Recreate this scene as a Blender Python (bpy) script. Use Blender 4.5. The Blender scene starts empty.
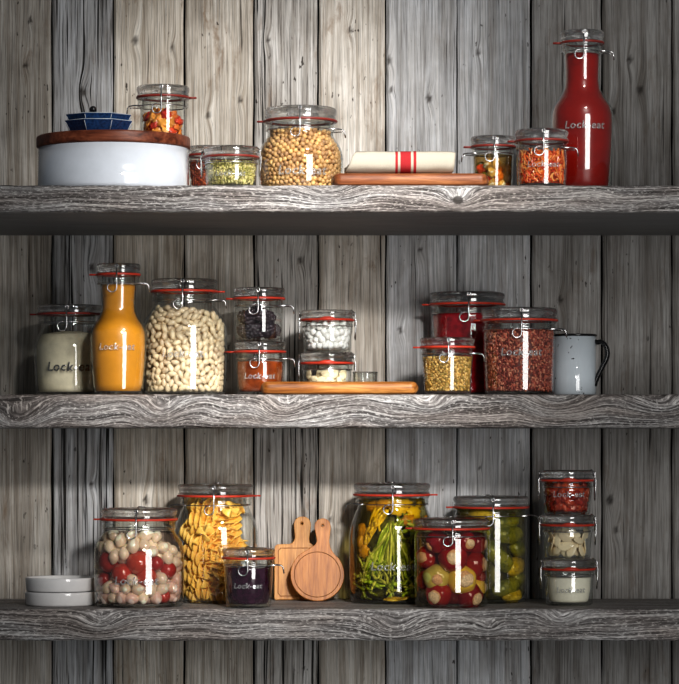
import bpy, bmesh, math, random
import numpy as np
from mathutils import Vector, Matrix, noise, Euler

random.seed(7); RNG = np.random.RandomState(11)
S = bpy.context.scene
COL = S.collection
PI = math.pi
F = 2800.0; HY = 436.0; CX = 339.5; CAMY = -4.2     # focal length in px, horizon row, camera depth

def sc(Y): return (Y - CAMY) / F                     # metres per px at depth Y
def X(px, Y): return (px - CX) * sc(Y)
def Z(py, Y): return (HY - py) * sc(Y)

# ---------------------------------------------------------------- node helpers
class NT:
    def __init__(s, name):
        s.m = bpy.data.materials.new(name); s.m.use_nodes = True
        s.t = s.m.node_tree; s.t.nodes.clear()
        s.out = s.t.nodes.new('ShaderNodeOutputMaterial')
    def n(s, typ, **kw):
        nd = s.t.nodes.new(typ)
        for k, v in kw.items():
            if k in nd.inputs: s.set(nd, k, v)
            else: setattr(nd, k, v)
        return nd
    def set(s, nd, k, v):
        if isinstance(v, bpy.types.NodeSocket): s.t.links.new(v, nd.inputs[k])
        else: nd.inputs[k].default_value = v
    def link(s, a, b): s.t.links.new(a, b)
    def math(s, op, a, b=None, clamp=False):
        nd = s.t.nodes.new('ShaderNodeMath'); nd.operation = op; nd.use_clamp = clamp
        s.set(nd, 0, a)
        if b is not None: s.set(nd, 1, b)
        return nd.outputs[0]
    def ramp(s, fac, stops, interp='LINEAR'):
        nd = s.t.nodes.new('ShaderNodeValToRGB'); cr = nd.color_ramp; cr.interpolation = interp
        while len(cr.elements) < len(stops): cr.elements.new(0.5)
        for e, (p, c) in zip(cr.elements, stops):
            e.position = p
            e.color = (c, c, c, 1) if isinstance(c, (int, float)) else (*c[:3], 1)
        s.set(nd, 'Fac', fac); return nd.outputs['Color']
    def mix(s, fac, a, b, blend='MIX'):
        nd = s.t.nodes.new('ShaderNodeMix'); nd.data_type = 'RGBA'; nd.blend_type = blend
        def st(i, v):
            if isinstance(v, bpy.types.NodeSocket): s.t.links.new(v, nd.inputs[i])
            else: nd.inputs[i].default_value = v if isinstance(v, (int, float)) else (*v[:3], 1)
        st(0, fac); st(6, a); st(7, b)
        return nd.outputs[2]
    def comb(s, x, y, z):
        nd = s.t.nodes.new('ShaderNodeCombineXYZ')
        s.set(nd, 0, x); s.set(nd, 1, y); s.set(nd, 2, z); return nd.outputs[0]
    def noise(s, vec, scale=1.0, detail=3.0, rough=0.55, dist=0.0):
        nd = s.t.nodes.new('ShaderNodeTexNoise')
        s.set(nd, 'Vector', vec); s.set(nd, 'Scale', scale); s.set(nd, 'Detail', detail)
        s.set(nd, 'Roughness', rough); s.set(nd, 'Distortion', dist)
        return nd.outputs['Fac']
    def obj(s): return s.n('ShaderNodeTexCoord').outputs['Object']
    def rnd(s): return s.n('ShaderNodeObjectInfo').outputs['Random']
    def bsdf(s, color, rough=0.5, spec=0.5, metal=0.0, bump=None, bstr=0.3, bdist=0.001, trans=0.0, coat=0.0, sss=0.0, sssc=None):
        b = s.t.nodes.new('ShaderNodeBsdfPrincipled')
        if isinstance(color, bpy.types.NodeSocket): s.set(b, 'Base Color', color)
        else: b.inputs['Base Color'].default_value = (*color[:3], 1)
        s.set(b, 'Roughness', rough); s.set(b, 'Specular IOR Level', spec); s.set(b, 'Metallic', metal)
        s.set(b, 'Transmission Weight', trans); s.set(b, 'Coat Weight', coat); s.set(b, 'Coat Roughness', 0.05)
        if bump is not None:
            bp = s.t.nodes.new('ShaderNodeBump'); s.set(bp, 'Height', bump); s.set(bp, 'Strength', bstr); s.set(bp, 'Distance', bdist)
            s.link(bp.outputs[0], b.inputs['Normal'])
        s.link(b.outputs[0], s.out.inputs[0]); return b

def sep(t, vec):
    nd = t.n('ShaderNodeSeparateXYZ'); t.set(nd, 0, vec); return nd.outputs

# ---------------------------------------------------------------- materials
def mat_wall():
    t = NT('weathered_plank_paint')
    g = t.n('ShaderNodeAttribute', attribute_name='grain').outputs['Vector']
    tint = t.n('ShaderNodeAttribute', attribute_name='tint').outputs['Color']
    o = sep(t, g); h, v, sd = o[0], o[1], o[2]
    sw = t.n('ShaderNodeSeparateColor'); t.set(sw, 0, tint); lum = sw.outputs[0]; warm = sw.outputs[1]; grn = sw.outputs[2]
    def nz(a, b, k, d=4, r=.6, dist=0):
        return t.noise(t.comb(t.math('MULTIPLY', h, a), t.math('MULTIPLY', v, b), t.math('ADD', sd, k)), 1.0, d, r, dist)
    fine = nz(520, 14, 1, 3, .6)
    mid = nz(300, 6.0, 5, 4, .65, .3)
    crack = nz(190, 2.4, 9, 3, .55, .5)
    patch = nz(26, 7, 13, 5, .62, .8)
    flake = nz(70, 26, 21, 4, .7, .5)
    cool = t.mix(t.ramp(mid, [(.35, 0), (.65, 1)]), (.47, .48, .495), (.78, .79, .805))
    warmc = t.mix(t.ramp(mid, [(.35, 0), (.65, 1)]), (.58, .50, .40), (.88, .83, .74))
    base = t.mix(warm, cool, warmc)
    brown = t.mix(fine, (.10, .055, .03), (.40, .27, .17))
    streak = nz(75, 1.6, 51, 5, .68, .6)
    base = t.mix(t.ramp(streak, [(.36, .8), (.54, 0)]), base, t.mix(.8, base, (.40, .36, .32), 'MULTIPLY'))
    base = t.mix(t.ramp(streak, [(.56, 0), (.70, .5)]), base, (.90, .88, .84))
    cloud = nz(14, 9, 41, 4, .6, .5)
    base = t.mix(t.ramp(cloud, [(.38, .75), (.62, 0)]), base, t.mix(.5, base, (.42, .38, .33), 'MULTIPLY'))
    pm = t.math('MULTIPLY', t.ramp(patch, [(.56, 0), (.68, 1)]), t.ramp(flake, [(.42, 0), (.58, 1)]))
    base = t.mix(t.math('MULTIPLY', pm, t.math('ADD', t.math('MULTIPLY', warm, .5), .25)), base, brown)
    base = t.mix(t.math('MULTIPLY', t.ramp(fine, [(.36, 1), (.50, 0)]), .42), base, (.10, .095, .09))
    # dark grain lines; the share of them varies from plank to plank
    lo = t.math('ADD', t.math('MULTIPLY', grn, .15), .265)
    cm = t.math('MULTIPLY', t.math('SUBTRACT', lo, crack), 26, True)
    cm2 = t.math('MULTIPLY', t.math('SUBTRACT', t.math('ADD', lo, .02), mid), 16, True)
    base = t.mix(cm, base, (.022, .02, .018))
    base = t.mix(t.math('MULTIPLY', cm2, .8), base, (.05, .045, .042))
    # tiny black chips
    chip = t.noise(t.comb(t.math('MULTIPLY', h, 160), t.math('MULTIPLY', v, 60), sd), 1, 2, .5)
    big = nz(12, 5, 33, 2, .5)
    ck = t.math('MULTIPLY', t.ramp(chip, [(.68, 0), (.72, 1)]), t.ramp(big, [(.5, 0), (.6, 1)]))
    base = t.mix(t.math('MULTIPLY', ck, .9), base, (.03, .02, .015))
    kn = t.n('ShaderNodeAttribute', attribute_name='knot').outputs['Fac']
    base = t.mix(kn, base, (.035, .025, .02))
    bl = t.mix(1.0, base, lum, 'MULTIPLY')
    hgt = t.math('SUBTRACT', t.math('ADD', t.math('MULTIPLY', fine, .3), t.math('MULTIPLY', mid, .8)), t.math('MULTIPLY', cm, .8))
    t.bsdf(bl, .62, .25, bump=hgt, bstr=.8, bdist=.0025)
    return t.m

def mat_shelf():
    t = NT('weathered_shelf_timber')
    g = t.n('ShaderNodeAttribute', attribute_name='grain').outputs['Vector']
    o = sep(t, g); h, v, sd = o[0], o[1], o[2]
    def nz(a, b, k, d=4, r=.6, dist=0):
        return t.noise(t.comb(t.math('MULTIPLY', h, a), t.math('MULTIPLY', v, b), t.math('ADD', sd, k)), 1.0, d, r, dist)
    ring = nz(430, 7, 1, 4, .68, .25)
    fine = nz(1100, 90, 4, 3, .7)
    pit = nz(500, 150, 7, 3, .7)
    big = nz(30, 6, 9, 2, .5)
    c = t.ramp(ring, [(.34, (.03, .027, .026)), (.43, (.14, .13, .127)), (.52, (.42, .40, .39)), (.62, (.85, .83, .81))])
    c = t.mix(t.math('MULTIPLY', t.ramp(fine, [(.4, 1), (.6, 0)]), .7), c, (.07, .062, .058))
    c = t.mix(t.math('MULTIPLY', t.ramp(pit, [(.55, 0), (.66, 1)]), .75), c, (.85, .83, .8))
    c = t.mix(t.math('MULTIPLY', t.ramp(pit, [(.26, 1), (.38, 0)]), .8), c, (.02, .018, .016))
    c = t.mix(t.math('MULTIPLY', t.ramp(big, [(.4, 0), (.6, 1)]), .55), c, (.62, .52, .46), 'MULTIPLY')
    kn = t.n('ShaderNodeAttribute', attribute_name='knot').outputs['Fac']
    c = t.mix(kn, c, (.05, .042, .038))
    dk = t.n('ShaderNodeAttribute', attribute_name='shade_tone').outputs['Fac']
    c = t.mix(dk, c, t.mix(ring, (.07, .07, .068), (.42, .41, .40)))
    hgt = t.math('ADD', t.math('MULTIPLY', ring, .9), t.math('ADD', t.math('MULTIPLY', fine, .3), t.math('MULTIPLY', pit, .35)))
    t.bsdf(c, .55, .35, bump=hgt, bstr=1.0, bdist=.003)
    return t.m

def mat_glass(name='clear_thin_glass', tint=(.97, .985, .975), edge=(.42, .46, .45), refl=1.0):
    t = NT(name)
    lw = t.n('ShaderNodeLayerWeight'); lw.inputs['Blend'].default_value = .5
    f = lw.outputs['Facing']
    p = t.math('POWER', f, 4.0)
    tr = t.n('ShaderNodeBsdfTransparent')
    t.set(tr, 'Color', t.mix(t.math('POWER', f, 3.5), tint, edge))  # edge-on tint darkened to imitate refraction in the glass
    gl = t.n('ShaderNodeBsdfGlossy'); gl.inputs['Roughness'].default_value = .03
    gl.inputs['Color'].default_value = (1, 1, 1, 1)
    fac = t.math('ADD', t.math('MULTIPLY', p, .65 * refl), .11 * refl, True)
    mx = t.n('ShaderNodeMixShader'); t.set(mx, 0, fac); t.link(tr.outputs[0], mx.inputs[1]); t.link(gl.outputs[0], mx.inputs[2])
    t.link(mx.outputs[0], t.out.inputs[0]); return t.m

def mat_lidglass():
    t = NT('thick_lid_glass')
    g = t.n('ShaderNodeBsdfGlass'); g.inputs['IOR'].default_value = 1.48; g.inputs['Roughness'].default_value = .02
    g.inputs['Color'].default_value = (.98, .985, .98, 1)
    tr = t.n('ShaderNodeBsdfTransparent'); tr.inputs['Color'].default_value = (.9, .9, .9, 1)
    mx = t.n('ShaderNodeMixShader'); mx.inputs[0].default_value = .36
    t.link(g.outputs[0], mx.inputs[1]); t.link(tr.outputs[0], mx.inputs[2])
    gl = t.n('ShaderNodeBsdfGlossy'); gl.inputs['Roughness'].default_value = .05
    m2 = t.n('ShaderNodeMixShader'); m2.inputs[0].default_value = .12
    t.link(mx.outputs[0], m2.inputs[1]); t.link(gl.outputs[0], m2.inputs[2])
    t.link(m2.outputs[0], t.out.inputs[0]); return t.m

def mat_letter(name, col, a):
    t = NT(name)
    tr = t.n('ShaderNodeBsdfTransparent'); df = t.n('ShaderNodeBsdfDiffuse'); df.inputs['Color'].default_value = (*col, 1)
    gl = t.n('ShaderNodeBsdfGlossy'); gl.inputs['Roughness'].default_value = .12
    m1 = t.n('ShaderNodeMixShader'); m1.inputs[0].default_value = a; t.link(tr.outputs[0], m1.inputs[1]); t.link(df.outputs[0], m1.inputs[2])
    m2 = t.n('ShaderNodeMixShader'); m2.inputs[0].default_value = .30; t.link(m1.outputs[0], m2.inputs[1]); t.link(gl.outputs[0], m2.inputs[2])
    t.link(m2.outputs[0], t.out.inputs[0]); return t.m

def mat_liquid(name, col, alpha=.0, rough=.05):
    """tinted clear liquid: thin transparent shell with a weak sheen"""
    t = NT(name)
    lw = t.n('ShaderNodeLayerWeight'); lw.inputs['Blend'].default_value = .5
    tr = t.n('ShaderNodeBsdfTransparent')
    dk = tuple(c * .35 for c in col)
    t.set(tr, 'Color', t.mix(t.math('POWER', lw.outputs['Facing'], 2.0), col, dk))
    df = t.n('ShaderNodeBsdfDiffuse'); df.inputs['Color'].default_value = (*[c * .6 for c in col], 1)
    mx = t.n('ShaderNodeMixShader'); mx.inputs[0].default_value = alpha
    t.link(tr.outputs[0], mx.inputs[1]); t.link(df.outputs[0], mx.inputs[2])
    t.link(mx.outputs[0], t.out.inputs[0]); return t.m

def mat_plain(name, col, rough=.4, spec=.5, metal=0., coat=0., var=0., nscale=60, dark=.6, bstr=0., sss=0.):
    """plain colour varied by noise and from copy to copy"""
    t = NT(name)
    n = t.noise(t.obj(), nscale, 4, .6)
    up = min(2 - dark, 1 / max(col))
    c = t.mix(t.ramp(n, [(.3, 0), (.7, 1)]), tuple(x * dark for x in col), tuple(x * up for x in col))
    if var:
        hv = t.n('ShaderNodeHueSaturation'); t.set(hv, 'Color', c)
        r = t.rnd()
        t.set(hv, 'Value', t.math('ADD', t.math('MULTIPLY', r, var), 1 - var * .5))
        t.set(hv, 'Hue', t.math('ADD', t.math('MULTIPLY', r, .03 * var), .5 - .015 * var))
        c = hv.outputs[0]
    b = t.bsdf(c, rough, spec, metal, bump=n if bstr else None, bstr=bstr, coat=coat)
    if sss:
        b.inputs['Subsurface Weight'].default_value = sss
        b.inputs['Subsurface Radius'].default_value = (1, .6, .3); b.inputs['Subsurface Scale'].default_value = .006
    return t.m

def mat_board(name, a, b, c, axis='X', sc_=14, bands=False):
    t = NT(name)
    o = sep(t, t.obj())
    al, ac, ot = (o[0], o[1], o[2]) if axis == 'X' else (o[2], o[0], o[1])
    v = t.comb(t.math('MULTIPLY', al, sc_), t.math('MULTIPLY', ac, sc_ * 12), t.math('MULTIPLY', ot, sc_ * 12))
    n = t.noise(v, 1, 4, .6, .6)
    n2 = t.noise(v, 3.5, 3, .6)
    cc = t.ramp(n, [(.3, a), (.5, b), (.68, c)])
    cc = t.mix(t.math('MULTIPLY', t.ramp(n2, [(.35, 1), (.55, 0)]), .35), cc, a)
    if bands:
        bn = t.noise(t.comb(t.math('SNAP', ac, .009), 0., 0.), 900, 0)
        cc = t.mix(t.math('MULTIPLY', bn, .5), cc, t.mix(.5, cc, a, 'MULTIPLY'))
    t.bsdf(cc, .42, .4, bump=n2, bstr=.15)
    return t.m

def mat_grain(name, cols, scale, rough=.45, bstr=1.0):
    t = NT(name)
    vo = t.n('ShaderNodeTexVoronoi'); t.set(vo, 'Vector', t.obj()); vo.inputs['Scale'].default_value = scale
    s = t.n('ShaderNodeSeparateColor'); t.set(s, 0, vo.outputs['Color'])
    k = len(cols)
    c = t.ramp(s.outputs[0], [(i / max(1, k - 1), cols[i]) for i in range(k)])
    c = t.mix(t.ramp(vo.outputs['Distance'], [(.25, 0), (.7, .85)]), c, (.02, .015, .01))
    t.bsdf(c, rough, .4, bump=t.math('SUBTRACT', 1.0, vo.outputs['Distance']), bstr=bstr, bdist=.001)
    return t.m

M = {}
M['wall'] = mat_wall(); M['shelf'] = mat_shelf()
M['glass'] = mat_glass(); M['lid'] = mat_lidglass()
M['letter'] = mat_letter('lit_glass_lettering', (.85, .85, .83), .20)  # embossed glass; white mixed in paints the light it catches
M['letter_dark'] = mat_letter('shaded_glass_lettering', (.03, .03, .03), .7)  # same lettering with shade painted in as a dark colour
M['wire'] = mat_plain('steel_wire', (.62, .62, .62), .22, .5, 1.0, dark=.8)
M['gasket'] = mat_plain('red_rubber', (.50, .045, .022), .4, .4, dark=.85)
M['gasket_dark'] = mat_plain('dark_red_rubber', (.22, .03, .022), .4, .4, dark=.85)
M['enamel'] = mat_plain('white_enamel', (.78, .83, .90), .14, 1.0, dark=.97, coat=1.0)
M['porcelain'] = mat_plain('white_porcelain', (.72, .71, .70), .12, .6, dark=.96, coat=.5)
M['black'] = mat_plain('black_enamel', (.012, .012, .013), .18, .6, dark=.8)
M['blue'] = mat_plain('blue_glaze', (.010, .045, .13), .08, .6, dark=.5, nscale=260, coat=.6)
M['pale_edge'] = mat_plain('pale_edge_glaze', (.45, .5, .55), .3, .5, dark=.8)  # paler glaze for the rim and corner lines of the blue dishes
M['redwood'] = mat_board('red_brown_wood', (.05, .012, .006), (.17, .045, .02), (.27, .085, .04), 'X', 9)
M['acacia'] = mat_board('acacia_wood', (.07, .018, .008), (.26, .085, .03), (.44, .18, .07), 'X', 8)
M['honey'] = mat_board('honey_wood', (.09, .022, .005), (.40, .15, .03), (.68, .32, .09), 'X', 8)
M['bamboo'] = mat_board('bamboo_wood', (.36, .14, .03), (.60, .28, .07), (.72, .38, .12), 'Z', 12, True)
M['groove'] = mat_plain('brown_groove', (.22, .09, .025), .6, .2, dark=.8)  # darker brown for the groove line and hole edge

# ---------------------------------------------------------------- mesh helpers
def mkobj(name, bm, mat, parent=None, smooth=True):
    me = bpy.data.meshes.new(name)
    if isinstance(bm, bmesh.types.BMesh):
        bmesh.ops.recalc_face_normals(bm, faces=bm.faces)
        bm.to_mesh(me); bm.free()
    else:
        me = bm
    for p in me.polygons: p.use_smooth = smooth
    o = bpy.data.objects.new(name, me); COL.objects.link(o)
    if mat: me.materials.clear(); me.materials.append(M[mat] if isinstance(mat, str) else mat)
    if parent: o.parent = parent
    return o
def tag(o, label, cat, group=None, kind=None):
    o['label'] = label; o['category'] = cat
    if group: o['group'] = group
    if kind: o['kind'] = kind
    return o
def thing(name, label, cat, loc, group=None, rot=(0, 0, 0)):
    o = bpy.data.objects.new(name, None); COL.objects.link(o); o.empty_display_size = .01
    o.location = loc; o.rotation_euler = rot
    return tag(o, label, cat, group)

def lathe(bm, prof, segs=56, loc=(0, 0, 0), capb=False, capt=False, rot0=0.):
    rings = []
    for r, z in prof:
        rings.append([bm.verts.new((loc[0] + max(r, 1e-6) * math.cos(rot0 + 2 * PI * i / segs), loc[1] + max(r, 1e-6) * math.sin(rot0 + 2 * PI * i / segs), loc[2] + z)) for i in range(segs)])
    for a, b in zip(rings, rings[1:]):
        for i in range(segs):
            j = (i + 1) % segs
            bm.faces.new((a[i], a[j], b[j], b[i]))
    if capb: bm.faces.new(rings[0][::-1])
    if capt: bm.faces.new(rings[-1])
    return rings

def smooth_prof(pts, sub=5):
    """Catmull-Rom through (r, z) points"""
    out = []
    P = [Vector(p) for p in pts]
    for i in range(len(P) - 1):
        p0 = P[max(0, i - 1)]; p1 = P[i]; p2 = P[i + 1]; p3 = P[min(len(P) - 1, i + 2)]
        for k in range(sub):
            t = k / sub
            q = .5 * ((2 * p1) + (-p0 + p2) * t + (2 * p0 - 5 * p1 + 4 * p2 - p3) * t * t + (-p0 + 3 * p1 - 3 * p2 + p3) * t ** 3)
            out.append((max(q[0], 1e-5), q[1]))
    out.append(tuple(P[-1])); return out

def tube(bm, path, r, segs=8, closed=False, flat=None):
    P = [Vector(p) for p in path]; n = len(P); rings = []
    up = None
    for i in range(n):
        a = P[(i - 1) % n] if (closed or i > 0) else P[i]
        b = P[(i + 1) % n] if (closed or i < n - 1) else P[i]
        d = (b - a).normalized()
        if up is None:
            up = d.orthogonal().normalized()
        else:
            up = (up - d * up.dot(d)).normalized()
        sd = d.cross(up)
        rr = r[i] if isinstance(r, (list, tuple)) else r
        rings.append([bm.verts.new(P[i] + (up * math.cos(2 * PI * k / segs) + sd * math.sin(2 * PI * k / segs)) * rr) for k in range(segs)])
    m = n if closed else n - 1
    for i in range(m):
        A = rings[i]; B = rings[(i + 1) % n]
        for k in range(segs):
            l = (k + 1) % segs
            bm.faces.new((A[k], A[l], B[l], B[k]))
    if not closed:
        bm.faces.new(rings[0][::-1]); bm.faces.new(rings[-1])

def blob_bm(rx, ry, rz, sub=2, noise_amp=0., nscale=1., seed=0, fn=None):
    bm = bmesh.new(); bmesh.ops.create_icosphere(bm, subdivisions=sub, radius=1)
    for v in bm.verts:
        d = v.co.copy()
        k = 1 + noise_amp * noise.noise(d * nscale + Vector((seed * 3.1, seed, 0)))
        if fn: k *= fn(d)
        v.co = Vector((d.x * rx * k, d.y * ry * k, d.z * rz * k))
    return bm
def append_mesh(bm, me, mat):
    k = len(bm.verts)
    vs = [bm.verts.new(mat @ v.co) for v in me.vertices]
    for p in me.polygons: bm.faces.new([vs[i] for i in p.vertices])

# ---------------------------------------------------------------- setting
PLX = [-260, -190, -125, -60, -12, 52, 113, 184, 254, 318, 386, 457, 531, 602, 672, 742, 812, 880, 950]
# (lum, warm, crackiness)
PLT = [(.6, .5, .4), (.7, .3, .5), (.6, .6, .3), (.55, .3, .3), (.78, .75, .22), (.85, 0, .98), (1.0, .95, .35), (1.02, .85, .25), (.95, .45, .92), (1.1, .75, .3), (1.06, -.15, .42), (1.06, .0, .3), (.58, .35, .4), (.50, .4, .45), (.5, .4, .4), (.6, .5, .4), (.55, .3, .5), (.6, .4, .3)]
KN = [(26, 65, 5), (83, 92, 8), (135, 40, 7), (172, 47, 5), (240, 100, 5), (30, 20, 4), (429, 98, 6), (389, 60, 6), (391, 90, 5), (478, 52, 4), (92, 268, 7), (92, 484, 5), (146, 500, 7), (90, 330, 5),
      (630, 60, 6), (640, 90, 7), (613, 112, 6), (610, 500, 8), (616, 530, 6), (480, 468, 3), (400, 330, 6), (420, 250, 5), (208, 115, 6), (300, 260, 6), (560, 300, 6), (330, 520, 4), (268, 40, 5), (350, 30, 5)]
def build_wall():
    Y = .27; s = sc(Y)
    bm = bmesh.new()
    lg = bm.verts.layers.float_vector.new('grain'); lt = bm.verts.layers.float_color.new('tint'); lk = bm.verts.layers.float.new('knot')
    z0, z1 = Z(1000, Y), Z(-330, Y); nz = 420
    kn = [(X(a, Y), Z(b, Y), r * s) for a, b, r in KN]
    for pi in range(len(PLX) - 1):
        a, b = X(PLX[pi], Y), X(PLX[pi + 1], Y)
        gap = .0009 + .0009 * (pi * 7 % 5) / 4
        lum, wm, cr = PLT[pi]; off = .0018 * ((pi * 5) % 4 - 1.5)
        nx = 30; grid = []
        for j in range(nz + 1):
            z = z0 + (z1 - z0) * j / nz; row = []
            for i in range(nx + 1):
                u = i / nx
                wob = .0012 * noise.noise(Vector((pi * 9.1 + (0 if u < .5 else 5), z * 14, 0)))
                x = a + gap + (b - a - 2 * gap) * u + (wob if u in (0, 1) else 0)
                h = x; kk = 0
                h += .0035 * noise.noise(Vector((x * 6, z * 2.2, pi * 4.))) + .0012 * noise.noise(Vector((x * 30, z * 8, pi * 4. + 9)))
                for kx, kz, kr in kn:
                    dx, dz = (x - kx) / (kr * .8), (z - kz) / (kr * 2.2)
                    d2 = dx * dx + dz * dz
                    if d2 < 9:
                        h += kr * .7 * math.exp(-d2 * .9)
                        q = ((x - kx) / (kr * .45)) ** 2 + ((z - kz) / (kr * .6)) ** 2 + .9 * noise.noise(Vector((x * 400, z * 400, 0)))
                        kk = max(kk, min(1, max(0, 1.4 - q)))
                y = Y + off + (.0035 if u in (0, 1) else 0)
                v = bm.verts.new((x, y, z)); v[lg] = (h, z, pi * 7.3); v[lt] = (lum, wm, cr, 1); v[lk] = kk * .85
                row.append(v)
            grid.append(row)
        for j in range(nz):
            for i in range(nx):
                bm.faces.new((grid[j][i], grid[j][i + 1], grid[j + 1][i + 1], grid[j + 1][i]))
        # plank sides
        for i, sgn in ((0, 1), (nx, -1)):
            back = []
            for j in range(nz + 1):
                c = grid[j][i].co; v = bm.verts.new((c.x, c.y + .02, c.z)); v[lg] = (c.x, c.z, 0); v[lt] = (.12, .3, .5, 1); back.append(v)
            for j in range(nz): bm.faces.new((grid[j][i], grid[j + 1][i], back[j + 1], back[j]))
    o = mkobj('wall_back', bm, 'wall', smooth=False); o['kind'] = 'structure'
    bm = bmesh.new()
    bmesh.ops.create_cube(bm, size=1, matrix=Matrix.Translation(((X(340, Y)), Y + .045, (z0 + z1) / 2)) @ Matrix.Diagonal((2.0, .02, z1 - z0, 1)))
    b = mkobj('wall_backing_1', bm, 'black', smooth=False); b['kind'] = 'structure'  # black sheet behind the planks, visible through their gaps

def build_shelf(ytop, ybot, Yf, knots, seed, amp, label, shade_under=.9):
    """timber shelf plank swept along x; perimeter coordinate runs underside(-) / front (0..T) / top (+)"""
    zt, zb = Z(ytop, Yf), Z(ybot, Yf); T = zt - zb; D = .2655 - Yf
    rr = .004
    sect = []   # (p, y, z)
    nU = 14
    for i in range(nU, 0, -1): sect.append((-D * i / nU, Yf + D * i / nU, zb))
    nF = 26
    for i in range(nF + 1):
        u = i / nF; z = zb + T * u
        e = min(u, 1 - u) * T
        y = Yf + (rr * (1 - math.sqrt(max(0, 1 - (1 - min(1, e / rr)) ** 2))) if e < rr else 0)
        sect.append((T * u, y, z))
    nT = 16
    for i in range(1, nT + 1): sect.append((T + D * i / nT, Yf + D * i / nT, zt))
    sect.append((0, Yf + D, zb))
    bm = bmesh.new(); lg = bm.verts.layers.float_vector.new('grain'); lk = bm.verts.layers.float.new('knot'); ls = bm.verts.layers.float.new('shade_tone')
    x0, x1 = -.93, .93; N = 900; rings = []
    kn = [(X(a, Yf), Z(b, Yf) - zb, c * sc(Yf), k) for a, b, c, k in knots]
    for j in range(N + 1):
        x = x0 + (x1 - x0) * j / N; ring = []
        for idx, (p, y, z) in enumerate(sect):
            h = p; kk = 0
            h += amp * .42 * noise.noise(Vector((x * 5, p * 8, seed))) + amp * .35 * noise.noise(Vector((x * 17, p * 30, seed + 4)))
            for kx, kp, kr, core in kn:
                d2 = ((x - kx) / (kr * 1.9)) ** 2 + ((p - kp) / kr) ** 2
                if d2 < 10:
                    h += kr * 1.1 * math.exp(-d2 * .8)
                    q = ((x - kx) / (kr * .5)) ** 2 + ((p - kp) / (kr * .42)) ** 2
                    if core: kk = max(kk, min(1, max(0, (1.5 - q) * 3)))
            front = 0 <= p <= T and idx < nU + nF + 1
            edge = max(0, 1 - min(abs(p), abs(T - p)) / .005) if front else 0
            n1 = noise.noise(Vector((x * 60, p * 120, seed))); n2 = noise.noise(Vector((x * 22, p * 12, seed + 7)))
            dy = (.0010 * n1 + .0012 * n2) if front else 0
            dz = 0
            if edge > 0:
                e = noise.noise(Vector((x * 35, (3 if p > T / 2 else 8), seed)))
                dy += edge * max(0, .0022 * e + .0008)
                dz = edge * (-.0012 * max(0, e + .2) if p > T / 2 else .0014 * max(0, e + .2))
            v = bm.verts.new((x, y + dy, z + dz)); v[lg] = (h, x, seed * 3.7); v[lk] = kk * .9
            v[ls] = shade_under if (p < 0 or idx == len(sect) - 1) else (0 if front else .25)  # underside shade painted into the timber colour; top toned down slightly
            ring.append(v)
        rings.append(ring)
    m = len(sect)
    for A, B in zip(rings, rings[1:]):
        for i in range(m):
            k = (i + 1) % m
            bm.faces.new((A[i], A[k], B[k], B[i]))
    bm.faces.new(rings[0]); bm.faces.new(rings[-1][::-1])
    o = mkobj('wooden_shelf', bm, 'shelf'); tag(o, label, 'shelf', 'weathered timber shelves on the plank wall')
    return zt
build_wall()
YT = -.20
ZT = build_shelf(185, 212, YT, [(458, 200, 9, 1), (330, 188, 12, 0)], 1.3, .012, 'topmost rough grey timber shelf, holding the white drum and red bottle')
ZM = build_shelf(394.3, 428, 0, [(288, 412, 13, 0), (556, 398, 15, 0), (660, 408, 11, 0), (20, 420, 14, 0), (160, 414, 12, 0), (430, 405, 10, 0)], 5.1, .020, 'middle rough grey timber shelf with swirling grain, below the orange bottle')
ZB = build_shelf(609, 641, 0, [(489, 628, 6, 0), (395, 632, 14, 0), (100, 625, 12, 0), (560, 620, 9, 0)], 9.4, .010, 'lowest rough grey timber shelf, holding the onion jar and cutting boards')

# ---------------------------------------------------------------- lettering
def lettering(R, zc, width, parent, text='Lock-eat', mat='letter', tapered=None, th0=0.):
    cu = bpy.data.curves.new('lettering', 'FONT'); cu.body = text; cu.size = 1; cu.extrude = .03; cu.bevel_depth = .022; cu.bevel_resolution = 1
    cu.align_x = 'CENTER'; cu.resolution_u = 3; cu.shear = .15; cu.space_character = 1.12
    tmp = bpy.data.objects.new('tmp', cu); COL.objects.link(tmp)
    bpy.context.view_layer.update()
    me = bpy.data.meshes.new_from_object(tmp)
    bpy.data.objects.remove(tmp)
    w = max(v.co.x for v in me.vertices) - min(v.co.x for v in me.vertices); k = width / w
    for v in me.vertices:
        x, y, z = v.co * k
        th = x / R + th0; rr = R + z * .5
        v.co = (rr * math.sin(th), -rr * math.cos(th), zc + y - .3 * k)
    return mkobj('lettering', me, mat, parent)

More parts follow.
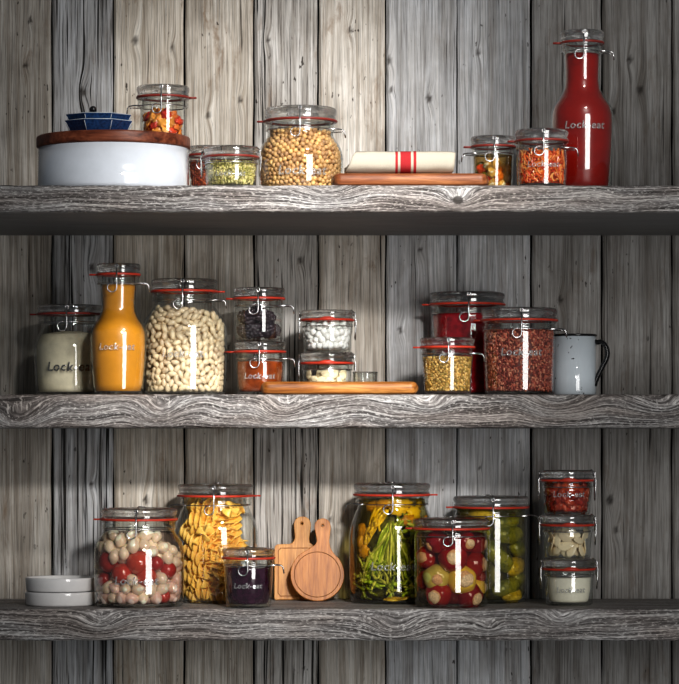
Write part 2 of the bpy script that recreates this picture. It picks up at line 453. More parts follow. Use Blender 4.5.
# ---------------------------------------------------------------- clip-top jar
class Jar: pass
def jar(name, cx, Y, zbase, ytop, lid_h, lid_r, prof, label, cat='jar', group=None, clasp='front', tab=180, letter=None,
        gasket='gasket', lever=1, ytext=None, neck_h=9, text_th=0., lidtop='dome', letter_mat='letter'):
    """prof: (py, radius px) from just under the gasket down to just above the base"""
    s = sc(Y); J = Jar(); J.cx = cx; J.Y = Y; J.s = s; J.x = X(cx, Y); J.zb = zbase
    root = thing(name, label, cat, (J.x, Y, zbase), group); J.root = root
    yf = Y - .85 * lid_r * s; zz = lambda py: Z(py, yf if py < HY else Y) - zbase
    zt = zz(ytop); zg = zz(ytop + lid_h); lr = lid_r * s
    P = [(r * s, zz(py)) for py, r in prof]                      # top down
    P = [p for p in P if p[1] > .005]
    rb = P[-1][0]
    # body: bottom disc, rounded heel, wall, flange, rim
    wall = smooth_prof(P[::-1], 6)
    heel = [(1e-5, .0015), (rb * .78, .0015), (rb * .86, 0), (rb * .93, .0006), (rb * .985, .0035)]
    J.prof = [(rb * .9, .003)] + wall
    fl = neck_h * s
    topz = zg - 1.2 * s
    neckr = P[0][0]
    rim = [(neckr, topz - fl), (lr * .93, topz - fl * .86), (lr * .955, topz - fl * .62), (lr * .93, topz - fl * .5), (lr * .925, topz - fl * .30), (lr * .97, topz - fl * .18), (lr * .97, topz)]
    wall = [p for p in wall if p[1] < topz - fl - .0008]
    bm = bmesh.new(); lathe(bm, heel + wall + rim, 64)
    # inner mouth of the neck
    lathe(bm, [(lr * .97, topz), (neckr * .93, topz), (neckr * .92, topz - fl * 1.1)], 64)
    mkobj('glass_body', bm, 'glass', root)
    # inner floor and thick glass foot
    bm = bmesh.new(); ri = rb - 1.4 * s
    lathe(bm, [(1e-5, .0022), (ri * .85, .0026), (ri, .0055)], 64)
    mkobj('glass_foot', bm, 'glass', root)
    # lid
    bm = bmesh.new(); h = zt - zg
    lp = [(1e-5, zg + .2 * h), (lr * .80, zg + .2 * h), (lr * .84, zg + .04 * h), (lr * .96, zg + .02 * h), (lr * .985, zg + .16 * h), (lr * .95, zg + .32 * h), (lr * .985, zg + .5 * h), (lr, zg + .72 * h), (lr * .985, zg + .9 * h), (lr * .94, zg + h), (lr * .82, zg + h * .98), (lr * .7, zg + h * .78), (1e-5, zg + .7 * h)]
    lathe(bm, lp, 64)
    mkobj('glass_lid', bm, 'lid', root)
    # gasket with pull tab
    bm = bmesh.new(); g = 1.35 * s
    lathe(bm, [(lr * .88, zg - g * .9), (lr * 1.0, zg - g), (lr * 1.015, zg - g * .5), (lr * 1.015, zg + g * .3), (lr * 1.0, zg + g * .6), (lr * .88, zg + g * .5), (lr * .88, zg - g * .9)], 56)
    if tab is not None:
        a = math.radians(tab); c, sn = math.cos(a), math.sin(a)
        Lt = 7 * s
        if clasp == 'side':           # tongue drooping in front
            w = 9 * s; pts = []
            for k in range(9):
                u = (k - 4) / 4; th = a + u * w / lr
                hang = (1 - u * u) * 2.6 * s
                for zz_ in (zg - g * 1.1, zg + hang * .9):
                    pts.append(((lr * 1.02) * math.cos(th), (lr * 1.02) * math.sin(th), zz_))
            vs = [bm.verts.new(p) for p in pts] + [bm.verts.new((p[0] * 1.03, p[1] * 1.03, p[2] + .0003)) for p in pts]
            for k in range(8):
                a0, a1, b0, b1 = 2 * k, 2 * k + 1, 2 * k + 2, 2 * k + 3
                bm.faces.new((vs[a0], vs[b0], vs[b1], vs[a1])); bm.faces.new((vs[a0 + 18], vs[a1 + 18], vs[b1 + 18], vs[b0 + 18]))
                bm.faces.new((vs[a1], vs[b1], vs[b1 + 18], vs[a1 + 18])); bm.faces.new((vs[a0], vs[a0 + 18], vs[b0 + 18], vs[b0]))
        else:
            w0, w1 = 4.5 * s, 2.6 * s
            q = []
            for zt_, tt in ((g * .8, 0), (-g * .8, 0)):
                for dd, ww in ((lr * .96, w0), (lr * .99 + Lt * .5, w1), (lr * 1.0 + Lt, w1), (lr * 1.0 + Lt, -w1), (lr * .99 + Lt * .5, -w1), (lr * .96, -w0)):
                    q.append(bm.verts.new((dd * c - ww * sn, dd * sn + ww * c, zg + zt_ * .7 - g * .2)))
            bm.faces.new(q[:6]); bm.faces.new(q[6:][::-1])
            for k in range(6): bm.faces.new((q[k], q[(k + 1) % 6], q[(k + 1) % 6 + 6], q[k + 6]))
    mkobj('rubber_gasket', bm, gasket, root)
    # wire clasp
    bm = bmesh.new(); wr = .72 * s
    rot = 0 if clasp == 'front' else (math.radians(-90))
    def R3(x, y, z):
        return (x * math.cos(rot) - y * math.sin(rot), x * math.sin(rot) + y * math.cos(rot), z)
    zr = topz - fl * .92; rring = max(neckr * 1.0, lr * .93) + .5 * s
    tube(bm, [(rring * math.cos(2 * PI * i / 48), rring * math.sin(2 * PI * i / 48), zr) for i in range(48)], wr * .8, 6, True)
    yo = -(lr + 1.3 * s); zlow = zr - 4.5 * s
    # eye at the lid, straight wire, hook curling to the left
    eye = [R3(1.6 * s * math.sin(a), yo, zt - 3 * s + 1.6 * s * math.cos(a)) for a in [2 * PI * k / 12 for k in range(12)]]
    tube(bm, eye, wr * .9, 6, True)
    lr5 = 4.6 * s
    path = [R3(0, yo, zt - 4.2 * s), R3(0, yo, zr + 2 * s), R3(0, yo - .3 * s, zlow)]
    for k in range(1, 15):
        a = -k * (1.62 * PI / 14)
        path.append(R3(-lr5 + lr5 * math.cos(a), yo - .4 * s, zlow + lr5 * math.sin(a)))
    tube(bm, path, wr, 7)
    # bridge over the lid into the glass, and hinge at the back
    tube(bm, [R3(0, yo, zt - 4.2 * s), R3(0, -lr * .97, zt - 4 * s), R3(0, -lr * .9, zt - .4 * s)], wr, 6)
    hp = [R3(4 * s, lr + .6 * s, zr), R3(4 * s, lr + 1.4 * s, zt - 3 * s), R3(3 * s, lr * .9, zt + .3 * s), R3(-3 * s, lr * .9, zt + .3 * s), R3(-4 * s, lr + 1.4 * s, zt - 3 * s), R3(-4 * s, lr + .6 * s, zr)]
    tube(bm, hp, wr * .9, 6)
    if clasp == 'front' and lever:
        sg = lever
        tube(bm, [(sg * rring * .8, -rring * .6, zr), (sg * (rring + 4 * s), -rring * .35, zr + .6 * s), (sg * (rring + 8 * s), -rring * .3, zr), (sg * (rring + 9.6 * s), -rring * .3, zr - 2 * s), (sg * (rring + 10.5 * s), -rring * .3, zr - 8 * s)], wr, 7)
        tube(bm, [(sg * rring * .8, rring * .6, zr), (sg * (rring + 4 * s), rring * .35, zr + .2 * s), (sg * (rring + 8 * s), rring * .2, zr - .5 * s)], wr * .8, 6)
    elif clasp == 'side':
        for sg in (-1, 1):
            c0 = Vector((sg * (lr + 1.2 * s), 0, 0))
            lp_ = [(c0.x, 2.6 * s * math.sin(a), zr - 9 * s + 4.2 * s * math.cos(a)) for a in [2 * PI * k / 14 for k in range(14)]]
            tube(bm, lp_, wr, 6, True)
            tube(bm, [(sg * lr * .98, -3 * s, zt - 4 * s), (sg * (lr + 2.2 * s), -3 * s, zg), (sg * (lr + 1.6 * s), -3 * s, zr - 4 * s), (sg * (lr + .6 * s), -3 * s, zr - 12 * s)], wr * .9, 6)
            tube(bm, [(sg * lr * .98, 3 * s, zt - 4 * s), (sg * (lr + 2.2 * s), 3 * s, zg), (sg * (lr + 1.2 * s), 3 * s, zr - 8 * s)], wr * .9, 6)
    mkobj('wire_clasp', bm, 'wire', root)
    J.rad = lambda z, P=J.prof: float(np.interp(z, [p[1] for p in P], [p[0] for p in P]))
    J.zz = zz; J.name = name
    if letter:
        z = zz(ytext); lettering(J.rad(z) + .0001, z, letter * s, root, th0=text_th, mat=letter_mat)
    return J

def fill(J, name, ytop, mat, label, cat, inset=1.5, kind='stuff', dome=0., z0=.0055, wob=0.):
    """solid or liquid content following the inside of the jar, its own top-level thing"""
    s = J.s; zt = J.zz(ytop); n = 16
    pr = [(1e-5, z0)] + [(max(.001, (J.rad(z0 + (zt - z0) * i / n) - inset * s) * (.96 if i == 0 else 1)), z0 + (zt - z0) * i / n) for i in range(n + 1)]
    rt = pr[-1][0]
    for k in (.85, .6, .3): pr.append((rt * k, zt + dome * s * (1 - k * k)))
    pr.append((1e-5, zt + dome * s))
    bm = bmesh.new(); lathe(bm, pr, 56)
    if wob:
        for v in bm.verts:
            if v.co.z > zt - .002: v.co.z += wob * s * noise.noise(v.co * 90 + Vector((J.cx, 0, 0)))
    o = mkobj(name, bm, mat); o.location = (J.x, J.Y, J.zb)
    return tag(o, label, cat, None, kind)

def pack(J, n, r, ytop, z0=.0055, layers=1.6, fixed=None, iters=70, spread=2.2, clear=1.6, seed=1, dome=0.):
    """relax n balls of radius r (px, scalar or array) against the front glass of jar J"""
    s = J.s; rs = np.random.RandomState(seed)
    r = np.full(n, r, float) if np.isscalar(r) else np.array(r, float)
    r = r * s; zt = J.zz(ytop)
    th = (rs.rand(n) * 2 - 1) * spread; z = z0 + rs.rand(n) * (zt - z0)
    rr = np.array([J.rad(q) for q in z]) - clear * s - r - rs.rand(n) * r * 2 * (layers - 1)
    P = np.stack([rr * np.sin(th), -rr * np.cos(th), z], 1)
    nf = 0
    if fixed:
        nf = len(fixed); P = np.vstack([np.array([f[:3] for f in fixed]), P]); r = np.concatenate([np.array([f[3] for f in fixed]), r])
    zs = np.array([p[1] for p in J.prof]); rsf = np.array([p[0] for p in J.prof])
    ar = r[:, None] + r[None, :]
    for it in range(iters):
        d = P[:, None, :] - P[None, :, :]; L = np.sqrt((d ** 2).sum(2)) + 1e-9
        ov = np.clip(ar * .97 - L, 0, None); np.fill_diagonal(ov, 0)
        mv = (d / L[:, :, None] * (ov * .38)[:, :, None]).sum(1)
        mv[:nf] = 0
        P = P + mv
        P[nf:, 2] -= r[nf:] * .03
        rho = np.hypot(P[:, 0], P[:, 1]) + 1e-9
        P[:, 2] = np.maximum(P[:, 2], z0 + r)
        P[nf:, 2] = np.minimum(P[nf:, 2], zt + dome * s * (1 - (rho[nf:] / .05) ** 2))
        mx = np.interp(P[:, 2], zs, rsf) - clear * s - r
        mn = mx - r * 2 * (layers - 1)
        tgt = np.clip(rho, np.where(P[:, 2] > zt - r * 1.5, r * 0, mn), mx)
        k = (tgt / rho); k[:nf] = 1
        P[:, 0] *= k; P[:, 1] *= k
    return P + np.array([J.x, J.Y, J.zb]), r

def scatter(J, P, r, meshes, name, label, cat, group, limit=300, orient='rand', rest_name=None, rest_label=None, seed=3, scl=(.92, 1.08), core=None):
    """front-most balls as individual objects, the others joined as one 'stuff' object"""
    rs = random.Random(seed)
    key = []
    for i, p in enumerate(P):
        dx, dy = p[0] - J.x, p[1] - J.Y; rho = math.hypot(dx, dy)
        key.append((-(rho / J.rad(p[2] - J.zb)) * 2 + dy / J.rad(p[2] - J.zb), i))
    key.sort(); idx = [i for _, i in key]
    bm = None
    for q, i in enumerate(idx):
        p = Vector(P[i]); th = math.atan2(p[0] - J.x, -(p[1] - J.Y))
        if orient == 'rand': R = Euler((rs.uniform(0, 6.28), rs.uniform(0, 6.28), rs.uniform(0, 6.28))).to_matrix().to_4x4()
        elif orient == 'wall':   # long axis x lies in the glass plane at any angle, thin axis y radial
            R = Matrix.Rotation(th, 4, 'Z') @ Matrix.Rotation(rs.uniform(0, PI), 4, 'Y') @ Matrix.Rotation(rs.uniform(-.35, .35), 4, 'Z')
        elif orient == 'out':
            R = Matrix.Rotation(th, 4, 'Z') @ Euler((rs.uniform(.15, .5), rs.uniform(-3, 3), rs.uniform(-.3, .3))).to_matrix().to_4x4()
        k = rs.uniform(*scl)
        me = meshes[rs.randrange(len(meshes))]
        if q < limit:
            o = bpy.data.objects.new(name, me); COL.objects.link(o)
            o.matrix_world = Matrix.Translation(p) @ R @ Matrix.Scale(k, 4)
            tag(o, label, cat, group)
        else:
            if bm is None: bm = bmesh.new()
            append_mesh(bm, me, Matrix.Translation(p - Vector((J.x, J.Y, J.zb))) @ R @ Matrix.Scale(k, 4))
    if core:
        ytop, inset, mat = core
        if bm is None: bm = bmesh.new()
        zt = J.zz(ytop); z0 = .006; n = 10
        pr = [(1e-5, z0)] + [(max(.002, J.rad(z0 + (zt - z0) * i / n) - inset * J.s), z0 + (zt - z0) * i / n) for i in range(n + 1)] + [(1e-5, zt)]
        lathe(bm, pr, 40)
    if bm is not None:
        o = mkobj(rest_name or name, bm, meshes[0].materials[0]); o.location = (J.x, J.Y, J.zb)
        tag(o, rest_label or label, cat, None, 'stuff')

def mesh_of(bm, mat, name='m'):
    me = bpy.data.meshes.new(name); bmesh.ops.recalc_face_normals(bm, faces=bm.faces); bm.to_mesh(me); bm.free()
    for p in me.polygons: p.use_smooth = True
    me.materials.append(M[mat] if isinstance(mat, str) else mat); return me

def wallpos(J, px, py, rpx, depth=0.):
    """point just behind the front glass of J that projects to (px, py)"""
    s = J.s; z = J.zz(py); R = J.rad(z) - (1.6 + rpx + depth) * s
    dx = max(-R * .985, min(R * .985, (px - J.cx) * s))
    return Vector((J.x + dx, J.Y - math.sqrt(max(0, R * R - dx * dx)), J.zb + z)), math.atan2(dx, math.sqrt(max(1e-9, R * R - dx * dx)))

def grains(J, name, ytop, cols, size, n, label, cat, seed=1, core_scale=900, asp=(1, 1, 1), dome=0., rough=.45, inset=1.5, colname='grain'):
    """fine loose food as one object: core plus thousands of small grains on its skin"""
    s = J.s; rs = random.Random(seed)
    t = NT(colname)
    a = t.n('ShaderNodeAttribute', attribute_name='gcol').outputs['Color']
    t.bsdf(a, rough, .45)
    bm = bmesh.new(); cl = bm.verts.layers.float_color.new('gcol')
    zt = J.zz(ytop); z0 = .0055; q = 10
    pr = [(1e-5, z0)] + [(max(.002, J.rad(z0 + (zt - z0) * i / q) - (inset + size * .9) * s), z0 + (zt - z0) * i / q) for i in range(q + 1)] + [(1e-5, zt + dome * s)]
    lathe(bm, pr, 40)
    dk = tuple(c * .35 for c in cols[0])
    for v in bm.verts: v[cl] = (*dk, 1)
    src = bmesh.new(); bmesh.ops.create_icosphere(src, subdivisions=1, radius=1)
    co = [v.co.copy() for v in src.verts]; fc = [[v.index for v in f.verts] for f in src.faces]; src.free()
    for k in range(n):
        th = rs.uniform(-2.2, 2.2)
        if k < n * .88:
            z = rs.uniform(z0 + size * s * .6, zt); R = J.rad(z) - (inset + size * rs.uniform(.5, 1.3)) * s
        else:
            z = zt + dome * s * .5; R = J.rad(zt) * math.sqrt(rs.random()) * .93; z = zt + dome * s * (1 - (R / J.rad(zt)) ** 2)
        c = Vector((R * math.sin(th), -R * math.cos(th), z))
        Mx = Euler((rs.uniform(0, 6), rs.uniform(0, 6), rs.uniform(0, 6))).to_matrix()
        kk = size * s * rs.uniform(.7, 1.25); col = rs.choice(cols); f = rs.uniform(.75, 1.2)
        vs = []
        for p in co:
            v = bm.verts.new(c + Mx @ Vector((p.x * asp[0] * kk, p.y * asp[1] * kk, p.z * asp[2] * kk))); v[cl] = (*[min(1, x * f) for x in col], 1); vs.append(v)
        for fa in fc: bm.faces.new([vs[i] for i in fa])
    o = mkobj(name, bm, t.m); o.location = (J.x, J.Y, J.zb)
    return tag(o, label, cat, None, 'stuff')

# ================================================================ TOP SHELF
# white drum with wooden lid
Yd = -.07; sd = sc(Yd)
drum = thing('bread_bin', 'large low white enamel drum with a brown wooden lid on the top shelf', 'bin', (X(113.5, Yd), Yd, ZT))
zl0, zl1 = Z(141, -.182) - ZT, Z(129.5, -.182) - ZT; RD = 76.8 * sd
bm = bmesh.new(); rb = RD * .982
lathe(bm, [(1e-5, 0), (rb * .97, 0), (rb * .992, .002), (rb, .006), (rb, zl0 - .001), (rb * .97, zl0 - .001), (1e-5, zl0 - .001)], 128); mkobj('drum_body', bm, 'enamel', drum)
bm = bmesh.new(); h = zl1 - zl0
lathe(bm, [(1e-5, zl0), (RD * .985, zl0), (RD * .998, zl0 + .0015), (RD, zl0 + .003), (RD, zl1 - .003), (RD * .995, zl1 - .0008), (RD * .985, zl1), (1e-5, zl1)], 128); mkobj('wooden_lid', bm, 'redwood', drum)
ZL = ZT + zl1
# blue faceted dishes
Yb = -.09; sb = sc(Yb); xb = X(99, Yb)
def dish(name, label, z, h, r0, r1):
    root = thing(name, label, 'dish', (xb, Yb, z), None)
    bm = bmesh.new(); t = .0022
    lathe(bm, [(1e-5, 0), (r0 * .9, 0), (r0, .001), (r1 * .97, h * .86), (r1, h * .93), (r1, h), (r1 - t * .8, h), (r1 * .97 - t, h * .86), (r0 - t * .5, .004), (1e-5, .004)], 8, rot0=PI / 8 + .06)
    o = mkobj('bowl', bm, 'blue', root, smooth=False)
    bv = o.modifiers.new('b', 'BEVEL'); bv.width = .0008; bv.segments = 2
    bm = bmesh.new()
    tube(bm, [((r1 - t * .3) / math.cos(PI / 8) * .925 * math.cos(PI / 8 + .06 + 2 * PI * k / 8), (r1 - t * .3) / math.cos(PI / 8) * .925 * math.sin(PI / 8 + .06 + 2 * PI * k / 8), h) for k in range(8)], .0006, 6, True)
    mkobj('pale_rim', bm, 'pale_edge', root)
    for k in range(8):
        bm = bmesh.new(); a = PI / 8 + .06 + 2 * PI * k / 8
        tube(bm, [(r0 * math.cos(a), r0 * math.sin(a), .002), (r1 * .985 * math.cos(a), r1 * .985 * math.sin(a), h * .9)], .0005, 5)
        mkobj('pale_corner', bm, 'pale_edge', root)
    return root
hz = 18.0 * sb
dish('faceted_dish', 'dark blue faceted ceramic dish standing on the brown drum lid, lower of two', ZL, hz * .78, 29 * sb, 36 * sb)
dish('faceted_dish', 'dark blue faceted ceramic dish nested in the one on the drum lid, upper of two', ZL + hz * .36, hz * .76, 28.5 * sb, 35 * sb)
kb = blob_bm(3.7 * sb, 3.7 * sb, 3.7 * sb, 3); 
ko = mkobj('metal_ball', kb, 'black'); ko.location = (X(94, Yb), Yb - .015, Z(109.6, Yb - .015)); tag(ko, 'small shiny black ball resting in the upper blue dish', 'ball')

# jar of candied fruit on the drum
J = jar('clip_top_jar', 163, -.05, ZL, 84, 11, 26.5, [(97, 22.5), (104, 23), (110, 22.5), (125, 22.5), (138, 22)], 'small clip-top jar of candied fruit on the brown drum lid', tab=0, clasp='front', lever=-1, gasket='gasket_dark')
M['candy'] = mat_plain('candied_fruit', (.90, .25, .04), .25, .6, var=.9, nscale=200, dark=.55, coat=.3, sss=.2)
M['candy2'] = mat_plain('candied_peel', (.95, .40, .07), .25, .6, var=.5, nscale=200, dark=.6, coat=.3)
M['candy3'] = mat_plain('candied_cherry', (.6, .05, .02), .2, .6, var=.5, nscale=200, dark=.6, coat=.3)
ms = [mesh_of(blob_bm(6.0 * J.s, 2.0 * J.s, 4.6 * J.s, 3, .7, 2.4, k), m) for k, m in enumerate(['candy', 'candy2', 'candy', 'candy3', 'candy2'])]
P, r = pack(J, 50, 3.8, 112, layers=1.7, seed=2)
scatter(J, P, r, ms, 'candied_fruit', 'chunk of orange and red candied fruit in the jar on the drum lid', 'candied fruit', 'candied fruit in the small jar', orient='out', core=(112, 8, 0))

# two spice jars
J = jar('spice_jar', 207, .03, ZT, 145, 9, 20, [(156, 18.5), (162, 19), (175, 18), (188, 16.5)], 'small clip-top jar of red spice half hidden beside the white drum', tab=None, lever=0, neck_h=6, gasket='gasket_dark')
grains(J, 'red_spice', 160, [(.5, .09, .02), (.65, .16, .04), (.35, .04, .015)], .95, 900, 'coarse red spice in the half hidden small jar', 'spice', 2)
J = jar('spice_jar', 231, -.13, ZT, 145, 10, 28, [(157, 24.5), (163, 26), (172, 25.5), (184, 23), (190, 22)], 'small clip-top jar of green dried herbs between drum and chickpea jar', tab=90, clasp='side', letter=32, ytext=173, neck_h=6, gasket='gasket_dark')
grains(J, 'dried_herb', 161, [(.50, .44, .12), (.78, .70, .30), (.28, .26, .06), (.72, .60, .28)], 1.35, 1300, 'green and yellow dried herbs in the small front jar', 'herb', 3, asp=(1.7, .4, .6))

# chickpea jar
J = jar('storage_jar', 300.5, -.06, ZT, 105, 13, 36.5, [(120, 32.5), (131, 32.5), (137, 35), (144, 39.5), (152, 42), (165, 42.5), (180, 41.5), (190, 40)], 'large round-shouldered clip-top jar full of chickpeas on the top shelf', tab=180, letter=50, ytext=171, gasket='gasket_dark', text_th=.05)
M['chickpea'] = mat_plain('chickpea_skin', (.62, .37, .16), .42, .45, var=.7, nscale=160, dark=.62)
def cpf(d): return 1 + .09 * math.exp(-((d.x - 1) ** 2 + d.y ** 2 + d.z ** 2) * 4) - .10 * math.exp(-abs(d.z) * 7) * (d.x > -.2)
ms = [mesh_of(blob_bm(2.75 * J.s * 1.08, 2.6 * J.s, 2.6 * J.s, 2, .12, 1.6, k, cpf), 'chickpea') for k in range(5)]
P, r = pack(J, 820, 2.62, 128, layers=2.0, seed=5, iters=60)
scatter(J, P, r, ms, 'chickpea', 'tan chickpea packed in the large round-shouldered jar', 'chickpea', 'chickpeas in the top shelf jar', 300, rest_name='chickpeas_behind', rest_label='tan chickpeas deeper inside the large round-shouldered jar', core=(131, 10, 0))

# board with towel
def rounded_board(name, label, x0, x1, y0, y1, z0, h, mat, Yc, cat='board', r_end=.012, handle=0):
    L = x1 - x0; W = y1 - y0
    root_loc = ((x0 + x1) / 2, (y0 + y1) / 2, z0)
    bm = bmesh.new(); n = 60; m = 20; rings = []
    for i in range(n + 1):
        u = i / n; x = -L / 2 + L * u
        e = min(u, 1 - u) * L
        k = 1.0
        if e < r_end: k = max(.02, math.sqrt(max(0, 1 - (1 - e / r_end) ** 2)))
        wy = W / 2 * k; hz_ = h / 2 * max(.35, k) if e < r_end else h / 2
        if e <= 1e-9: hz_ = h * .12
        ring = []
        for j in range(m):
            a = 2 * PI * j / m; ca, sa = math.cos(a), math.sin(a)
            cy = math.copysign(abs(ca) ** .35, ca) * wy; cz = math.copysign(abs(sa) ** .45, sa) * hz_
            flare = 1
            ring.append(bm.verts.new((x, cy, h / 2 + cz)))
        rings.append(ring)
    for A, B in zip(rings, rings[1:]):
        for j in range(m):
            k = (j + 1) % m; bm.faces.new((A[j], B[j], B[k], A[k]))
    bm.faces.new(rings[0]); bm.faces.new(rings[-1][::-1])
    o = mkobj(name, bm, mat); o.location = root_loc
    return tag(o, label, cat)
Yt = -.15; stt = sc(-.185)
bh = Z(172.5, -.185) - ZT
rounded_board('serving_board', 'long reddish wooden serving board under the folded linen towel', X(331, -.185), X(490, -.185), -.186, -.118, ZT, bh, 'acacia', Yt, r_end=.012)
# rolled towel
t = NT('striped_linen')
ox = sep(t, t.obj())
wv = t.noise(t.comb(t.math('MULTIPLY', ox[0], 1400), t.math('MULTIPLY', ox[1], 300), t.math('MULTIPLY', ox[2], 1400)), 1, 2)
px = t.math('DIVIDE', ox[0], sc(-.15))
def band(a, b): return t.math('MULTIPLY', t.math('GREATER_THAN', px, a), t.math('LESS_THAN', px, b))
st = t.math('ADD', t.math('ADD', band(395 - 401.5, 397.5 - 401.5), band(400 - 401.5, 410.5 - 401.5)), band(413 - 401.5, 415.8 - 401.5))
cl = t.mix(wv, (.42, .38, .30), (.66, .61, .51)); rd = t.mix(wv, (.30, .02, .025), (.55, .05, .055))
t.bsdf(t.mix(st, cl, rd), .85, .1, bump=wv, bstr=.5)
M['linen'] = t.m
tx0, tx1 = X(350.5, Yt), X(452.5, Yt); tz = ZT + bh; th_ = Z(151.5, Yt) - tz
bm = bmesh.new(); n = 90; N = 46; rows = []
for i in range(N + 1):
    u = i / N; x = (tx0 - X(401.5, Yt)) + (tx1 - tx0) * u; row = []
    for k in range(n + 1):
        v = k / n; a = v * 2.6 * 2 * PI + 2.2
        R = 1 - .20 * v * 2.6
        wy, wz = .030 * R, th_ / 2 * R
        skew = .007 * (1 - u) ** 6 * math.sin(a) * 1.3 + (.004 * math.sin(a * .5 + 1) * (u ** 8))
        endr = 1 - .10 * max(0, (u - .93) / .07) ** 2 
        nn = .0006 * noise.noise(Vector((x * 60, math.cos(a) * 2, math.sin(a) * 2 + v * 3)))
        ca, sa = math.cos(a), math.sin(a)
        row.append(bm.verts.new((x + skew, (wy * math.copysign(abs(ca) ** .8, ca)) * endr, th_ / 2 + (wz * math.copysign(abs(sa) ** .75, sa)) * endr + nn)))
    rows.append(row)
for A, B in zip(rows, rows[1:]):
    for k in range(n): bm.faces.new((A[k], B[k], B[k + 1], A[k + 1]))
o = mkobj('linen_towel', bm, 'linen'); o.location = (X(401.5, Yt), Yt, tz); 
so = o.modifiers.new('s', 'SOLIDIFY'); so.thickness = .0016; so.offset = 0
tag(o, 'rolled cream linen towel with three red stripes on the serving board', 'towel')

# pickled vegetable jar, carrot jar
M['veg_red'] = mat_plain('pickled_red_pepper', (.75, .07, .02), .15, .6, var=.3, dark=.7, coat=.4)
M['veg_white'] = mat_plain('pickled_cauliflower', (.66, .55, .30), .35, .5, var=.3, dark=.7)
M['veg_green'] = mat_plain('pickled_green_vegetable', (.16, .20, .03), .2, .6, var=.3, dark=.7)
M['veg_orange'] = mat_plain('pickled_carrot', (.8, .28, .04), .2, .6, var=.3, dark=.7)
J = jar('preserving_jar', 493, -.05, ZT, 135, 10, 22.5, [(148, 19.5), (154, 20.5), (160, 20.5), (184, 19.5), (190, 19)], 'small clip-top jar of mixed pickled vegetables at the end of the board', tab=180, lever=-1, neck_h=7, gasket='gasket_dark')
MV = ['veg_red', 'veg_white', 'veg_green', 'veg_orange']
J2 = J
P, r = pack(J, 26, 4.6, 157, layers=1.5, seed=8)
names = {'veg_red': ('pickled_pepper', 'chunk of red pepper in the mixed pickle jar'), 'veg_white': ('pickled_cauliflower', 'pale cauliflower piece in the mixed pickle jar'), 'veg_green': ('pickled_gherkin', 'green vegetable piece in the mixed pickle jar'), 'veg_orange': ('pickled_carrot', 'orange carrot piece in the mixed pickle jar')}
order = sorted(range(len(P)), key=lambda i: P[i][2])
for q, i in enumerate(order):
    x = (P[i][0] - J.x) / J.s
    mt = 'veg_white' if (q % 5 in (0, 2, 3) and x > -8) else ('veg_red' if q % 4 == 1 else ('veg_green' if x < 0 else 'veg_orange'))
    fn = (lambda d: 1 + .22 * math.sin(d.x * 9) * math.sin(d.y * 8) * math.sin(d.z * 9 + 1)) if mt == 'veg_white' else None
    o = mkobj(names[mt][0], blob_bm(5.6 * J.s, 4.2 * J.s, 4.8 * J.s, 3, .35, 1.6, q, fn), mt); o.location = P[i]; o.rotation_euler = (q, q * 2.1, q * .7)
    tag(o, names[mt][1], 'pickle', 'mixed pickled vegetables')
M['brine_amber'] = mat_liquid('amber_brine', (.93, .74, .42), .03)
fill(J, 'brine', 154, 'brine_amber', 'clear amber brine around the mixed pickled vegetables', 'brine')

def ribbon(bm, pts, w, nrm, th=.0004, lay=None, col=None):
    """flat strip along pts with width list w; nrm roughly the face normal"""
    P = [Vector(p) for p in pts]; n = len(P); V = []
    for i in range(n):
        d = (P[min(n - 1, i + 1)] - P[max(0, i - 1)]).normalized()
        sdv = d.cross(Vector(nrm)).normalized(); up = sdv.cross(d).normalized()
        ww = w[i] if isinstance(w, (list, tuple)) else w
        V.append([bm.verts.new(P[i] + sdv * ww), bm.verts.new(P[i] + up * th), bm.verts.new(P[i] - sdv * ww), bm.verts.new(P[i] - up * th)])
    for A, B in zip(V, V[1:]):
        for k in range(4):
            l = (k + 1) % 4; bm.faces.new((A[k], A[l], B[l], B[k]))
    bm.faces.new(V[0][::-1]); bm.faces.new(V[-1])
    if lay is not None:
        for r_ in V:
            for v in r_: v[lay] = (*col, 1)

J = jar('preserving_jar', 541.5, -.12, ZT, 128, 11, 27, [(141, 24), (148, 25), (165, 25), (184, 24.5), (190, 24)], 'clip-top jar of grated carrot in front of the red bottle', tab=180, letter=34, ytext=164, neck_h=7, gasket='gasket_dark')
t = NT('grated_carrot'); a = t.n('ShaderNodeAttribute', attribute_name='gcol').outputs['Color']; t.bsdf(a, .22, .6, coat=.3); M['carrot'] = t.m
bm = bmesh.new(); cl = bm.verts.layers.float_color.new('gcol'); rs = random.Random(5)
z1_ = J.zz(150)
lathe(bm, [(1e-5, .008)] + [(J.rad(z) - 4.5 * J.s, z) for z in np.linspace(.008, z1_, 8)] + [(1e-5, z1_)], 40)
for v in bm.verts: v[cl] = (.30, .03, .005, 1)
for k in range(420):
    th = rs.uniform(-2, 2); z = rs.uniform(.011, z1_ + .001); R = J.rad(z) - rs.uniform(2.2, 4.6) * J.s
    L = rs.uniform(5, 11) * J.s; ang = rs.uniform(0, PI); cv = rs.uniform(-.9, .9); pts = []
    for i in range(6):
        q = i / 5 - .5
        t_ = th + (q * L * math.cos(ang) + cv * q * q * L * math.sin(ang)) / R; zz_ = z + q * L * math.sin(ang) - cv * q * q * L * math.cos(ang)
        zz_ = min(max(zz_, .009), z1_ + .003)
        pts.append((R * math.sin(t_), -R * math.cos(t_), zz_))
    nr = (math.sin(th), -math.cos(th), 0)
    ribbon(bm, pts, rs.uniform(.5, 1.0) * J.s, nr, .6 * J.s, cl, rs.choice([(.72, .10, .015), (.85, .22, .04), (.6, .05, .01), (.9, .40, .12), (.78, .14, .02)]))
